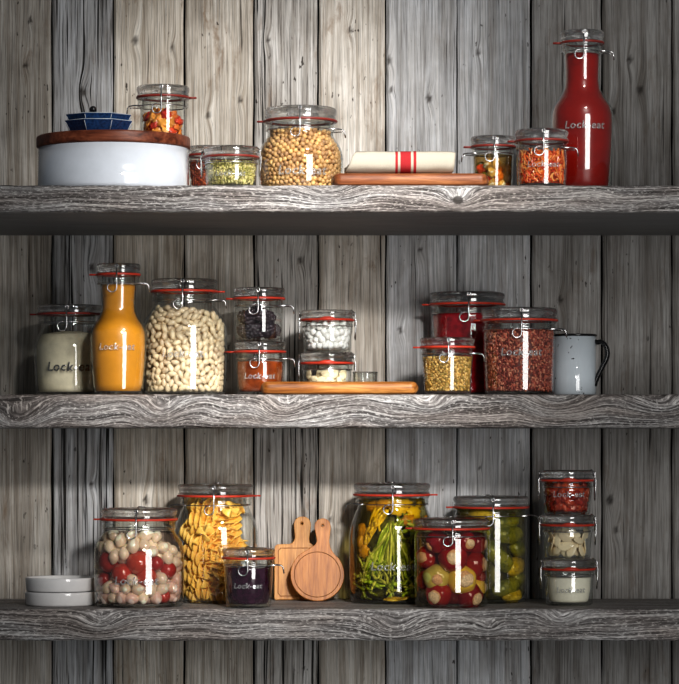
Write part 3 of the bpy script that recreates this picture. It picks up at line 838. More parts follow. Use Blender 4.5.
o = mkobj('grated_carrot', bm, 'carrot', smooth=False); o.location = (J.x, J.Y, J.zb); tag(o, 'shreds of orange grated carrot packed in the small jar', 'carrot', None, 'stuff')

# red bottle
J = jar('clip_top_bottle', 582, -.03, ZT, 29, 11.5, 22, [(41, 18.5), (55, 18.3), (70, 17.8), (80, 17.8), (88, 19), (94, 22), (100, 26.2), (106, 29.6), (113, 31), (125, 31.2), (150, 30.2), (192, 27.5)], 'tall clip-top glass bottle of red tomato juice on the top shelf', 'bottle', tab=180, letter=42, ytext=126, gasket='gasket_dark')
M['tomato'] = mat_plain('tomato_juice', (.27, .007, .003), .3, .4, nscale=30, dark=.85)
fill(J, 'tomato_juice', 52, 'tomato', 'smooth red tomato juice in the tall bottle', 'juice')

# ================================================================ MIDDLE SHELF
J = jar('storage_jar', 70, .15, ZM, 304, 9, 33, [(315, 28), (323, 28), (331, 30), (339, 34), (346, 36), (360, 36), (380, 35), (392, 34)], 'squat clip-top jar of pale flour behind the orange bottle', tab=180, letter=50, ytext=367, gasket='gasket_dark', text_th=.11, letter_mat='letter_dark', neck_h=8)
M['flour'] = mat_plain('flour', (.62, .56, .42), .8, .2, nscale=60, dark=.85)
fill(J, 'flour', 334, 'flour', 'pale cream flour filling the squat jar', 'flour', dome=4, inset=3)

J = jar('clip_top_bottle', 118.5, .05, ZM, 263, 10.5, 22, [(274, 18), (284, 18), (296, 17.2), (306, 16.8), (313, 18), (319, 21), (325, 25), (331, 27.3), (342, 27.8), (365, 27), (391, 24.5)], 'clip-top carafe of orange juice on the middle shelf', 'bottle', tab=180, letter=38, ytext=347, lever=1)
M['orange'] = mat_plain('orange_juice', (.70, .30, .022), .35, .4, nscale=30, dark=.92)
fill(J, 'orange_juice', 284, 'orange', 'opaque orange juice in the carafe', 'juice')

J = jar('storage_jar', 184.5, .12, ZM, 278, 12, 33.5, [(292, 30), (303, 30), (309, 33), (316, 38), (323, 41.5), (332, 42.5), (355, 42.5), (375, 42), (391, 41)], 'big clip-top jar of white beans beside the orange juice carafe', tab=0, letter=42, ytext=354, lever=1)
M['bean'] = mat_plain('white_bean_skin', (.76, .62, .42), .3, .5, var=.3, nscale=120, dark=.85)
def beanf(d): return 1 - .07 * math.exp(-(d.x ** 2) * 5) * max(0, d.z)
ms = [mesh_of(blob_bm(5.0 * J.s, 2.7 * J.s, 3.0 * J.s, 2, .08, 1.2, k, beanf), 'bean') for k in range(4)]
P, r = pack(J, 500, 3.5, 306, layers=1.7, seed=7, iters=60)
scatter(J, P, r, ms, 'white_bean', 'smooth white bean packed in the big middle shelf jar', 'bean', 'white beans in the big jar', 300, 'wall', 'white_beans_behind', 'white beans deeper inside the big middle shelf jar', core=(309, 11, 0))

# blackberry jar on marmalade jar
Ym = .12; sm = sc(Ym)
zst = Z(343.5, Ym)
J = jar('preserving_jar', 260, Ym, ZM, 341, 10, 26, [(354, 23), (361, 24.5), (370, 24.5), (391, 23)], 'clip-top jar of orange marmalade under the blackberry jar', tab=180, letter=33, ytext=376, neck_h=7)
M['marmalade'] = mat_plain('marmalade', (.24, .045, .005), .15, .6, nscale=45, dark=.45)
M['marmalade'].node_tree.nodes
fill(J, 'marmalade', 361, 'marmalade', 'amber orange marmalade in the lower stacked jar', 'marmalade')
J = jar('preserving_jar', 259, Ym, ZM + J.zz(341), 287, 10.5, 26, [(300, 23), (308, 24), (325, 24), (340, 23)], 'clip-top jar of blackberries stacked on the marmalade jar', tab=180, letter=None, neck_h=7)
M['berry'] = mat_plain('blackberry_skin', (.025, .009, .016), .2, 1.0, var=.8, nscale=100, dark=.4, coat=1.0)
def berry(seed, R):
    bm = bmesh.new(); rs = random.Random(seed); g = PI * (3 - math.sqrt(5))
    for i in range(28):
        z = 1 - 2 * (i + .5) / 28; rr = math.sqrt(1 - z * z); a = g * i
        bmesh.ops.create_icosphere(bm, subdivisions=2, radius=R * .33, matrix=Matrix.Translation((rr * math.cos(a) * R * .78, rr * math.sin(a) * R * .78, z * R * .95)))
    return mesh_of(bm, 'berry')
ms = [berry(k, 7.0 * J.s) for k in range(2)]
P, r = pack(J, 15, 7.4, 310, layers=1.3, seed=4)
scatter(J, P, r, ms, 'blackberry', 'shiny blackberry in the jar on top of the marmalade', 'blackberry', 'blackberries in the stacked jar')

# two small stacked jars behind board
Y2 = .135
J = jar('preserving_jar', 327, Y2, ZM, 352, 10.5, 26.5, [(364, 24), (371, 24.5), (380, 24), (392, 22)], 'short clip-top jar of cream slices behind the long honey board', tab=-90, clasp='side', neck_h=6)
M['slice'] = mat_plain('nut_slice', (.95, .82, .55), .4, .4, var=.3, nscale=120, dark=.85)
ms = [mesh_of(blob_bm(6 * J.s, 1.2 * J.s, 4.6 * J.s, 2, .2, 1.4, k), 'slice') for k in range(3)]
P, r = pack(J, 34, 4.3, 371, layers=1.5, seed=9)
scatter(J, P, r, ms, 'almond_slice', 'thin cream almond slice in the jar behind the board', 'almond', 'almond slices in the lower small jar', 300, 'out')
J = jar('preserving_jar', 327.5, Y2, ZM + J.zz(352), 309.5, 9.5, 26.5, [(321, 24), (327, 25), (336, 24), (350, 21)], 'short clip-top jar of small white balls, upper of the pair behind the board', tab=-90, clasp='side', neck_h=6)
M['whiteball'] = mat_plain('white_candy', (.93, .93, .90), .3, .5, var=.15, nscale=80, dark=.93)
ms = [mesh_of(blob_bm(3.9 * J.s, 3.6 * J.s, 3.6 * J.s, 2, .25, 1.5, k), 'whiteball') for k in range(4)]
P, r = pack(J, 95, 3.5, 322, layers=1.7, seed=10)
scatter(J, P, r, ms, 'white_ball', 'tiny white ball in the upper short jar behind the board', 'white ball', 'white balls in the short jar')
bbh = Z(381.3, .02) - ZM
rounded_board('serving_board', 'long honey coloured wooden board in front of the short stacked jars', X(260, .02), X(419, .02), .014, .085, ZM, bbh, 'honey', .05, r_end=.010)
# little glass cup
root = thing('glass_cup', 'tiny empty clear glass cup behind the right end of the honey board', 'cup', (X(365, .13), .13, ZM))
s = sc(.13); hc = Z(372.5, .13) - ZM; bm = bmesh.new()
lathe(bm, smooth_prof([(1e-5, .001), (9 * s, .001), (11 * s, .004), (12 * s, hc * .6), (12.4 * s, hc)], 5) + [(11.6 * s, hc), (11 * s, hc * .6), (10 * s, .006), (1e-5, .006)], 48); mkobj('cup_body', bm, 'glass', root)
bm = bmesh.new(); tube(bm, [(12 * s * math.cos(2 * PI * k / 40), 12 * s * math.sin(2 * PI * k / 40), hc) for k in range(40)], .7 * s, 8, True); mkobj('cup_rim', bm, 'lid', root)

# red jar, mustard seed jar, red grain jar, mug
J = jar('storage_jar', 467, .205, ZM, 291, 12, 38, [(306, 34), (314, 36), (322, 36), (360, 35), (392, 34)], 'tall clip-top jar of deep red fruit syrup behind the yellow seed jar', tab=180, neck_h=9)
M['syrup'] = mat_plain('red_fruit_syrup', (.34, .005, .012), .12, .6, nscale=55, dark=.35)
fill(J, 'fruit_syrup', 312, 'syrup', 'deep red fruit syrup in the tall rear jar', 'syrup')
J = jar('spice_jar', 447.5, .065, ZM, 337, 9.5, 27.5, [(348, 25), (355, 26), (370, 24.5), (391, 23.5)], 'small clip-top jar of yellow seeds in front of the red syrup jar', tab=180, neck_h=6)
grains(J, 'yellow_seed', 357, [(.64, .37, .09), (.80, .53, .18), (.42, .24, .05), (.36, .25, .06)], 1.35, 1300, 'round yellow seeds in the small front jar', 'seed', 6, rough=.35)
J = jar('storage_jar', 519, .08, ZM, 307, 12, 38.5, [(321, 35), (329, 36), (338, 36), (360, 35.5), (391, 34.5)], 'wide clip-top jar of red rice grains beside the white mug', tab=180, letter=43, ytext=352, neck_h=9)
grains(J, 'red_rice', 330, [(.30, .055, .03), (.42, .10, .055), (.20, .03, .02), (.55, .22, .13)], 1.35, 3200, 'dark red rice grains in the wide jar', 'rice', 7, asp=(1.6, .75, .75), rough=.35)

Yg = .13; s = sc(Yg)
mug = thing('enamel_mug', 'white enamel mug with black rim and black handle on the middle shelf', 'mug', (X(574, Yg), Yg, ZM))
hm = Z(335.5, Yg) - ZM; R = 22 * s
bm = bmesh.new(); lathe(bm, [(1e-5, .001), (R * .93, .0), (R * .985, .002), (R, .006), (R, hm - .001), (R * .965, hm - .001), (R * .965, .006), (1e-5, .005)], 64)
t = NT('chipped_mug_enamel'); nn = t.noise(t.obj(), 170, 2, .5); n2 = t.noise(t.obj(), 30, 3, .5)
cc = t.mix(n2, (.58, .65, .70), (.70, .76, .80)); cc = t.mix(t.ramp(nn, [(.70, 0), (.735, 1)]), cc, (.02, .02, .02))
t.bsdf(cc, .1, .6, coat=.5); mkobj('mug_body', bm, t.m, mug)
bm = bmesh.new(); tube(bm, [(R * 1.005 * math.cos(2 * PI * k / 56), R * 1.005 * math.sin(2 * PI * k / 56), hm) for k in range(56)], 1.25 * s, 8, True); mkobj('rim', bm, 'black', mug)
bm = bmesh.new()
hp = [(20, 341), (23, 342.5), (27, 342), (31, 345), (33.5, 351), (33, 358), (29, 366), (25, 374), (22, 381), (20.5, 386)]
hp = [(a * s, 0, Z(b, Yg) - ZM) for a, b in hp]
sp = []
for i in range(len(hp) - 1):
    for k in range(4):
        p0, p1, p2, p3 = [Vector(hp[max(0, min(len(hp) - 1, i + q))]) for q in (-1, 0, 1, 2)]; u = k / 4
        sp.append(.5 * ((2 * p1) + (p2 - p0) * u + (2 * p0 - 5 * p1 + 4 * p2 - p3) * u * u + (3 * p1 - p0 - 3 * p2 + p3) * u ** 3))
sp.append(Vector(hp[-1]))
tube(bm, sp, 2.5 * s, 10)
for v in bm.verts: v.co.y *= 2.0
hd = mkobj('handle', bm, 'black', mug); hd.rotation_euler = (0, 0, math.radians(-12))

# ================================================================ BOTTOM SHELF
# white dishes
Yw = .10; s = sc(Yw); hh = (Z(577, Yw) - ZB) / 2
for k, lb in enumerate(['round white porcelain dish on the bottom shelf, lower of the two stacked', 'round white porcelain dish stacked on its twin beside the onion jar, upper one']):
    R = (35.5 - .5 * k) * s; bm = bmesh.new()
    lathe(bm, [(1e-5, .0012), (R * .9, .0012), (R * .93, 0), (R * .965, .001), (R * .985, .003), (R, hh * .75), (R * 1.005, hh * .9), (R, hh - .0006), (R * .985, hh), (R * .965, hh - .0008), (R * .955, hh * .6), (R * .9, .0042), (1e-5, .004)], 72)
    o = mkobj('round_dish', bm, 'porcelain'); o.location = (X(60.5, Yw), Yw, ZB + hh * k); tag(o, lb, 'dish')

# onion jar
J = jar('storage_jar', 139, .078, ZB, 508, 11, 38.5, [(522, 35.5), (530, 35.5), (535, 38), (541, 42), (548, 44.5), (556, 45.3), (575, 45.3), (592, 45), (603, 44)], 'wide clip-top jar of pickled onions and cherry tomatoes on the bottom shelf', tab=180, letter=45, ytext=579, lever=0)
M['onion'] = mat_plain('pickled_onion', (.95, .74, .62), .15, .6, var=.35, nscale=60, dark=.85, coat=.5, sss=.3)
M['onion2'] = mat_plain('pale_pickled_onion', (.96, .88, .68), .15, .6, var=.3, nscale=60, dark=.88, coat=.5, sss=.3)
M['cherry'] = mat_plain('pickled_cherry_tomato', (.40, .035, .025), .12, .6, var=.5, nscale=40, dark=.7, coat=.6)
big = []
for px, py, rp in [(141, 561.5, 13), (124.5, 572, 11), (168.5, 569, 9), (112, 561, 12.5), (148.5, 575, 10.5), (158, 562, 8), (165, 598, 7), (106, 579, 8)]:
    p, th = wallpos(J, px, py, rp); big.append((p.x - J.x, p.y - J.Y, p.z - J.zb, rp * J.s, th))
nb = len(big)
P, r = pack(J, 110, 6.0, 533, layers=1.7, fixed=big, seed=12, iters=90)
for i in range(nb):
    o = mkobj('cherry_tomato', blob_bm(big[i][3], big[i][3], big[i][3] * .95, 3, .04, 1, i), 'cherry'); o.location = P[i]
    tag(o, 'round red cherry tomato among the pickled onions', 'tomato', 'cherry tomatoes in the onion jar')
def onf(d): return 1 + .32 * math.exp(-(1 - d.x) * 9) + .12 * math.exp(-(1 + d.x) * 9)
ms = [mesh_of(blob_bm(6.4 * J.s, 5.7 * J.s, 5.7 * J.s, 3, .10, 1.1, k, onf), 'onion' if k < 2 else 'onion2') for k in range(4)]
lo = [i for i in range(nb, len(P)) if P[i][2] - J.zb < J.zz(566)]; hi = [i for i in range(nb, len(P)) if i not in lo]
scatter(J, P[lo], r[lo], ms[:3], 'pickled_onion', 'small pinkish pickled onion in the lower half of the wide jar', 'onion', 'pink onions in the wide jar')
scatter(J, P[hi], r[hi], ms[2:], 'pickled_onion', 'small pale pickled onion in the upper half of the wide jar', 'onion', 'pale onions in the wide jar', seed=5)
M['brine_pink'] = mat_liquid('pink_brine', (.985, .88, .84), .02)
fill(J, 'brine', 532, 'brine_pink', 'clear pinkish brine around the pickled onions', 'brine')

# pasta jar
J = jar('storage_jar', 215.5, .185, ZB, 484, 11.5, 38, [(497, 33.5), (506, 33.5), (513, 36), (521, 39.5), (529, 41.5), (540, 42.3), (570, 42.3), (590, 42), (600, 41)], 'tall clip-top jar of spiral pasta behind the dark jam jar', tab=0, gasket='gasket', lever=-1)
M['pasta'] = mat_plain('durum_pasta', (.96, .56, .12), .35, .45, var=.25, nscale=30, dark=.85, sss=.15)
def fusilli(L, R, turns, seed):
    bm = bmesh.new(); nS = 44; m = 30; rings = []
    for i in range(nS + 1):
        u = i / nS; x = (u - .5) * L; tw = turns * 2 * PI * u; ring = []
        for k in range(m):
            a = 2 * PI * k / m
            lobe = max(0, math.cos(1.5 * a) ** 2) ** 1.7
            ra = R * (.20 + .80 * lobe)
            aa = a + tw + .55 * (ra / R)
            ring.append(bm.verts.new((x, ra * math.cos(aa), ra * math.sin(aa))))
        rings.append(ring)
    for A, B in zip(rings, rings[1:]):
        for k in range(m): bm.faces.new((A[k], A[(k + 1) % m], B[(k + 1) % m], B[k]))
    bm.faces.new(rings[0][::-1]); bm.faces.new(rings[-1])
    return mesh_of(bm, 'pasta')
ms = [fusilli(38 * J.s, 9.6 * J.s, 1.45, 1), fusilli(33 * J.s, 9.0 * J.s, 1.25, 2), fusilli(40 * J.s, 9.8 * J.s, 1.5, 3)]
rs = random.Random(21); spots = []
for row, (py, n, off) in enumerate([(510, 4, 0), (524, 5, .5), (538, 5, 0), (552, 5, .5), (566, 5, 0), (579, 5, .5), (590, 5, 0)]):
    for k in range(n):
        u = (k + .5 * (off > 0) + .25) / n * 2 - 1
        spots.append((215.5 + u * 30 * (1 if row > 1 else .8), py + rs.uniform(-2, 2), row))
for px, py, row in spots:
    p, th = wallpos(J, px, py, 8.2)
    ang = rs.choice([.5, .6, .75, .4, .9, -.3]) if px < 212 else rs.choice([1.3, 1.0, -.9, -1.2, .2, 1.55])
    R_ = Matrix.Rotation(th, 4, 'Z') @ Matrix.Rotation(ang, 4, 'Y') @ Matrix.Rotation(rs.uniform(0, 6), 4, 'X')
    o = bpy.data.objects.new('spiral_pasta', ms[rs.randrange(3)]); COL.objects.link(o)
    q = Vector((J.x, J.Y, p.z)); p = p.lerp(q, .12 + .1 * rs.random())
    o.matrix_world = Matrix.Translation(p) @ R_ @ Matrix.Diagonal((.78, .95, .95, 1))
    tag(o, 'yellow spiral pasta piece inside the tall pasta jar', 'pasta', 'spiral pasta in the tall jar')
for k in range(26):       # second layer further in
    a = rs.uniform(0, 2 * PI); rr = rs.uniform(0, .028); z = J.zb + rs.uniform(.012, J.zz(512))
    o = bpy.data.objects.new('spiral_pasta', ms[rs.randrange(3)]); COL.objects.link(o)
    o.matrix_world = Matrix.Translation((J.x + rr * math.cos(a), J.Y + rr * math.sin(a), z)) @ Euler((rs.uniform(0, 6), rs.uniform(-.4, .4), rs.uniform(0, 6))).to_matrix().to_4x4()
    tag(o, 'yellow spiral pasta piece inside the tall pasta jar', 'pasta', 'spiral pasta in the tall jar')

# jam jar
J = jar('preserving_jar', 248.5, .048, ZB, 548, 9.5, 26.5, [(560, 24), (566, 24.5), (580, 24), (595, 23), (604, 22.5)], 'small clip-top jar of dark purple jam in front of the pasta jar', tab=None, letter=30, ytext=585, neck_h=7)
M['jam'] = mat_plain('dark_berry_jam', (.035, .008, .022), .12, .7, nscale=90, dark=.4)
fill(J, 'berry_jam', 567, 'jam', 'dark purple berry jam in the small jar', 'jam', wob=2)

# boards
def curve_board(name, label, outline, hole, thick, loc, rot, mat, groove):
    cu = bpy.data.curves.new(name, 'CURVE'); cu.dimensions = '2D'; cu.fill_mode = 'BOTH'; cu.extrude = thick / 2 - .001; cu.bevel_depth = .001; cu.bevel_resolution = 2
    for pts in (outline, hole):
        sp = cu.splines.new('POLY'); sp.points.add(len(pts) - 1); sp.use_cyclic_u = True
        for p, c in zip(sp.points, pts): p.co = (c[0], c[1], 0, 1)
    tmp = bpy.data.objects.new('tmp', cu); COL.objects.link(tmp); bpy.context.view_layer.update()
    me = bpy.data.meshes.new_from_object(tmp); bpy.data.objects.remove(tmp)
    me.transform(Matrix.Rotation(PI / 2, 4, 'X'))
    root = thing(name, label, 'cutting board', loc, None, rot)
    o = mkobj('board', me, mat, root, smooth=False)
    bm = bmesh.new(); tube(bm, [(x, -thick / 2, z) for x, z in groove], .0007, 6, True)
    mkobj('juice_groove', bm, 'groove', root)
    bm = bmesh.new(); hc_ = Vector((sum(p[0] for p in hole) / len(hole), sum(p[1] for p in hole) / len(hole)))
    hr = (Vector(hole[0]) - hc_).length
    lathe(bm, [(hr * 1.15, -thick / 2 - .0002), (hr * .98, -thick / 2 - .0002), (hr * .98, thick / 2)], 20)
    for v in bm.verts: v.co = Vector((v.co.x + hc_.x, v.co.z, v.co.y + hc_.y))
    mkobj('hanging_hole', bm, 'groove', root)
    return root
def smooth2(pts, sub=6):
    out = []; n = len(pts); P = [Vector(p) for p in pts]
    for i in range(n):
        p0, p1, p2, p3 = P[(i - 1) % n], P[i], P[(i + 1) % n], P[(i + 2) % n]
        for k in range(sub):
            u = k / sub; out.append(tuple(.5 * ((2 * p1) + (p2 - p0) * u + (2 * p0 - 5 * p1 + 4 * p2 - p3) * u * u + (3 * p1 - p0 - 3 * p2 + p3) * u ** 3)))
    return out
Y3 = .215; s = sc(Y3)
# square board: body 274.5..316 x 543..599, handle 294..309 x 516..
base = 599
sq = [(275.5, 599), (280, 599), (300, 599), (312, 599), (316, 598), (317, 594), (317, 570), (317, 549), (316, 545), (312, 543.5), (309, 541), (308.5, 536), (309.5, 528), (309.8, 521), (307, 516.5), (302, 515), (297, 516.5), (294.3, 521), (294.5, 528), (295.2, 536), (293, 541), (289, 543.2), (280, 543.5), (276, 544.5), (274.8, 549), (274.8, 570), (274.8, 594)]
tf = lambda pts, cx, s_: [((a - cx) * s_, (base - b) * s_) for a, b in pts]
hole = [(301.7 + 1.7 * math.cos(a), 521.5 + 1.7 * math.sin(a)) for a in [2 * PI * k / 16 for k in range(16)]]
gr = [(278, 596), (313.5, 596), (313.5, 547), (278, 547)]
grp = []
for i in range(4):
    a, b = gr[i], gr[(i + 1) % 4]
    for k in range(8): grp.append((a[0] + (b[0] - a[0]) * (k + .5) / 8, a[1] + (b[1] - a[1]) * (k + .5) / 8))
tilt = math.radians(-14)
curve_board('cutting_board', 'square bamboo cutting board with handle, leaning behind the round one', smooth2(tf(sq, 296, s)), tf(hole, 296, s), .009, (X(296, Y3), Y3 + .008, ZB + .0012), (tilt, 0, 0), 'bamboo', tf(grp, 296, s))
Y4 = .188; s = sc(Y4); base = 600.5
rb_ = []
cx_, cy_, rr_ = 317.3, 574.8, 26.3
for k in range(27):
    a = math.radians(-90 + 28 + (304) * k / 26)   # from just right of the neck clockwise below
    rb_.append((cx_ + rr_ * math.cos(a), cy_ + rr_ * math.sin(a)))
neck = [(313.8, 546), (317.2, 541), (316.3, 534), (315, 526), (317, 520), (322.5, 517.8), (328, 520), (330, 526), (329.2, 534), (328.6, 541), (330, 548)]
rb_ = [p for p in rb_ if not (312 < p[0] < 333 and p[1] < 552)]
pts = neck + [(cx_ + rr_ * math.cos(math.radians(a)), cy_ + rr_ * math.sin(math.radians(a))) for a in range(-50, 247, 11)]
hole = [(322.5 + 1.7 * math.cos(a), 524.5 + 1.7 * math.sin(a)) for a in [2 * PI * k / 16 for k in range(16)]]
gc = [(cx_ + 23 * math.cos(2 * PI * k / 48), cy_ + 23 * math.sin(2 * PI * k / 48)) for k in range(48)]
base = 601.1
M['bamboo2'] = mat_board('warm_bamboo_wood', (.30, .10, .02), (.52, .20, .045), (.62, .28, .08), 'Z', 12, True)
curve_board('cutting_board', 'round bamboo paddle board with handle, leaning in front of the square one', smooth2(tf(pts, 320, s), 3), tf(hole, 320, s), .009, (X(320, Y4), Y4, ZB + .0012), (tilt, 0, math.radians(0)), 'bamboo2', tf(gc, 320, s))

# greens jar
J = jar('storage_jar', 392, .17, ZB, 483, 11.5, 38.5, [(496, 34), (506, 34.5), (513, 37), (521, 40), (530, 42), (540, 42.8), (570, 42.8), (590, 42.3), (600, 41.5)], 'tall clip-top jar of green stems and yellow blossoms on the bottom shelf', tab=0, letter=46, ytext=565, lever=-1)
M['leaf'] = mat_plain('green_stem', (.32, .42, .05), .2, .5, var=.8, nscale=90, dark=.55, coat=.3)
M['leaf2'] = mat_plain('pale_green_stem', (.62, .66, .22), .2, .5, var=.5, nscale=90, dark=.7, coat=.3)
M['petal'] = mat_plain('yellow_petal', (.85, .56, .03), .25, .5, var=.4, nscale=60, dark=.75, coat=.3)
M['petal2'] = mat_plain('amber_slice', (.62, .30, .03), .25, .5, var=.4, nscale=60, dark=.6, coat=.3)
rs = random.Random(33)
def strand(name, J, pts, w, mat, label, cat, group, depth=0):
    """ribbon hugging the glass; pts in picture pixels of the jar's own plane"""
    n = 10; Q = []
    P_ = [Vector(p) for p in pts]
    for i in range(n + 1):
        u = i / n * (len(P_) - 1); k = min(len(P_) - 2, int(u)); f = u - k
        p0, p1, p2, p3 = P_[max(0, k - 1)], P_[k], P_[k + 1], P_[min(len(P_) - 1, k + 2)]
        c = .5 * ((2 * p1) + (p2 - p0) * f + (2 * p0 - 5 * p1 + 4 * p2 - p3) * f * f + (3 * p1 - p0 - 3 * p2 + p3) * f ** 3)
        q, th = wallpos(J, c.x, c.y, 1.0, depth + 1.2 * math.sin(i * 1.1 + depth)); Q.append(q)
    o0 = Q[n // 2].copy()
    Q = [q - o0 for q in Q]
    bm = bmesh.new()
    wl = [w * J.s * (.35 + .65 * math.sin(PI * min(1, .12 + .88 * i / n) ** .8)) for i in range(n + 1)]
    ribbon(bm, Q, wl, (math.sin(th) * .8 + rs.uniform(-.5, .5), -1, rs.uniform(-.3, .3)), .7 * J.s)
    o = mkobj(name, bm, mat); o.location = o0
    return tag(o, label, cat, group)
for k in range(85):      # bundle fanning down from the waist
    a = rs.uniform(-1, 1); d = rs.uniform(1, 9)
    x0 = 391 + a * 6; x1 = 388 + a * 20 + rs.uniform(-3, 3); y0 = 524 + rs.uniform(-6, 9) + abs(a) * 4
    strand('green_shoot', J, [(x0, y0), (x0 * .6 + x1 * .4 + a, y0 + 12), (x1, 560 + rs.uniform(-6, 8)), (x1 + a * 6, 574 + rs.uniform(-8, 6))], rs.uniform(.9, 1.9), rs.choice(['leaf', 'leaf', 'leaf2']), 'green stem bundled in the middle of the tall jar', 'greens', 'bundled green stems', d)
for k in range(150):
    cx0, cy0 = rs.choice([(366, 590), (372, 580), (380, 566), (400, 566), (405, 582), (390, 585), (418, 575), (424, 560), (362, 572), (412, 592), (410, 530), (420, 540), (402, 522), (372, 560)])
    a = rs.uniform(0, 2 * PI); L = rs.uniform(8, 16); b = a + rs.uniform(-1, 1)
    x0, y0 = cx0 + rs.uniform(-5, 5), cy0 + rs.uniform(-4, 4)
    strand('green_leaf', J, [(x0, min(597, y0)), (x0 + L * .5 * math.cos(a), min(597, y0 - L * .5 * math.sin(a))), (x0 + L * .6 * math.cos(a) + L * .5 * math.cos(b), min(598, y0 - L * .6 * math.sin(a) - L * .4 * math.sin(b)))], rs.uniform(1.2, 2.6), rs.choice(['leaf', 'leaf', 'leaf2']), 'curled green leaf low in the tall jar of blossoms', 'greens', 'curled leaves low in the jar', rs.uniform(1, 7))
for k in range(22):
    cx0, cy0 = [(372, 522), (380, 515), (368, 530), (374, 512)][k % 4]; a = rs.uniform(-2.2, -.7) + PI
    L = rs.uniform(12, 20)
    strand('yellow_petal', J, [(cx0 + rs.uniform(-4, 4) + 4, cy0 - 6), (cx0 + rs.uniform(-4, 4), cy0 + 3), (cx0 - 3 + L * .3 * math.cos(a), cy0 + L * .8)], rs.uniform(1.4, 2.6), 'petal', 'yellow petal hanging at the left in the tall greens jar', 'petal', 'yellow petals in the greens jar', rs.uniform(.5, 4))
for k, (a, b, rx, rz, m) in enumerate([(398, 509, 9, 6, 'petal'), (413, 512, 9, 7, 'petal'), (420, 503, 8, 5, 'petal'), (404, 503, 8, 5, 'petal'), (384, 503, 10, 5, 'petal2'), (372, 506, 8, 6, 'petal2'), (362, 530, 7, 7, 'petal2'), (364, 550, 7, 7, 'petal2'), (361, 541, 6, 6, 'petal2'), (416, 530, 9, 8, 'leaf'), (424, 545, 7, 9, 'leaf'), (408, 520, 9, 6, 'petal2'), (395, 500, 7, 4, 'petal'), (400, 546, 10, 10, 'leaf'), (426, 522, 6, 7, 'petal2')]):
    p, th = wallpos(J, a, b, 5)
    fn = lambda d: 1 + .16 * math.sin(math.atan2(d.z, d.x) * 7) * (1 - abs(d.y))
    o = mkobj('pickled_blossom', blob_bm(rx * J.s, 3.2 * J.s, rz * J.s, 3, .3, 2, k, fn), m); o.location = p; o.rotation_euler = (0, 0, th)
    tag(o, ('bright yellow folded blossom under the lid of the greens jar' if m == 'petal' else 'brownish amber slice pressed on the glass of the greens jar' if m == 'petal2' else 'green clump of leaves at the right of the greens jar'), 'blossom', {'petal': 'yellow blossoms', 'petal2': 'amber slices', 'leaf': 'green clumps'}[m] + ' in the greens jar')
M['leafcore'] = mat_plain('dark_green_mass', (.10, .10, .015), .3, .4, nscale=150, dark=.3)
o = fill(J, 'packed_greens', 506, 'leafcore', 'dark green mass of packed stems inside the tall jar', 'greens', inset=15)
M['oil'] = mat_liquid('golden_oil', (.93, .86, .50), .0)
fill(J, 'oil', 499, 'oil', 'golden oil around the green stems', 'oil')
for k in range(3):
    o = strand('yellow_shoot', J, [(383 + k * 3, 597.5 - k), (394 + k * 3, 598.5 - k), (406 + k * 2, 597 - k)], 1.6, 'petal', 'yellow stalk lying on the bottom of the greens jar', 'stalk', 'yellow stalks at the jar bottom', .2 + k)

# stuffed pepper jar
J = jar('preserving_jar', 451, .062, ZB, 518, 10, 38.5, [(530, 36), (537, 37), (545, 37), (570, 36.8), (590, 36.5), (604, 36)], 'wide clip-top jar of red stuffed peppers in front of the gherkin jar', tab=180, neck_h=7, lever=0)
M['pepper_red'] = mat_plain('red_cherry_pepper', (.25, .003, .004), .1, .6, var=.35, nscale=30, dark=.7, coat=.6)
M['pepper_yellow'] = mat_plain('yellow_cherry_pepper', (.85, .66, .08), .12, .6, var=.3, nscale=30, dark=.8, coat=.6)
M['pepper_olive'] = mat_plain('olive_cherry_pepper', (.50, .46, .10), .12, .6, var=.3, nscale=30, dark=.8, coat=.6)
M['filling'] = mat_plain('cheese_filling', (.92, .62, .33), .45, .4, nscale=420, dark=.45, bstr=.9)
def pepper(px, py, R, m, tx=0, ty=0, rf=.48, sol=''):
    R *= 1.1
    p, th = wallpos(J, px, py, R * .92)
    lab = {'pepper_red': 'red', 'pepper_yellow': 'yellow', 'pepper_olive': 'olive green'}[m]
    sR = R * J.s
    fn = lambda d: 1 - .28 * math.exp(-(1 + d.y) * 14) + .03 * math.sin(math.atan2(d.z, d.x) * 5)
    o = mkobj('stuffed_pepper', blob_bm(sR, sR, sR, 4, .05, 1.5, px, fn), m); o.location = p
    o.rotation_euler = (tx, 0, th * .8 + ty)
    tag(o, sol, 'pepper')
    bm = blob_bm(sR * rf, sR * .22, sR * rf, 3, .16, 1.6, px + 3)
    f = mkobj('filling', bm, 'filling', o); f.location = (0, -sR * .80, 0)
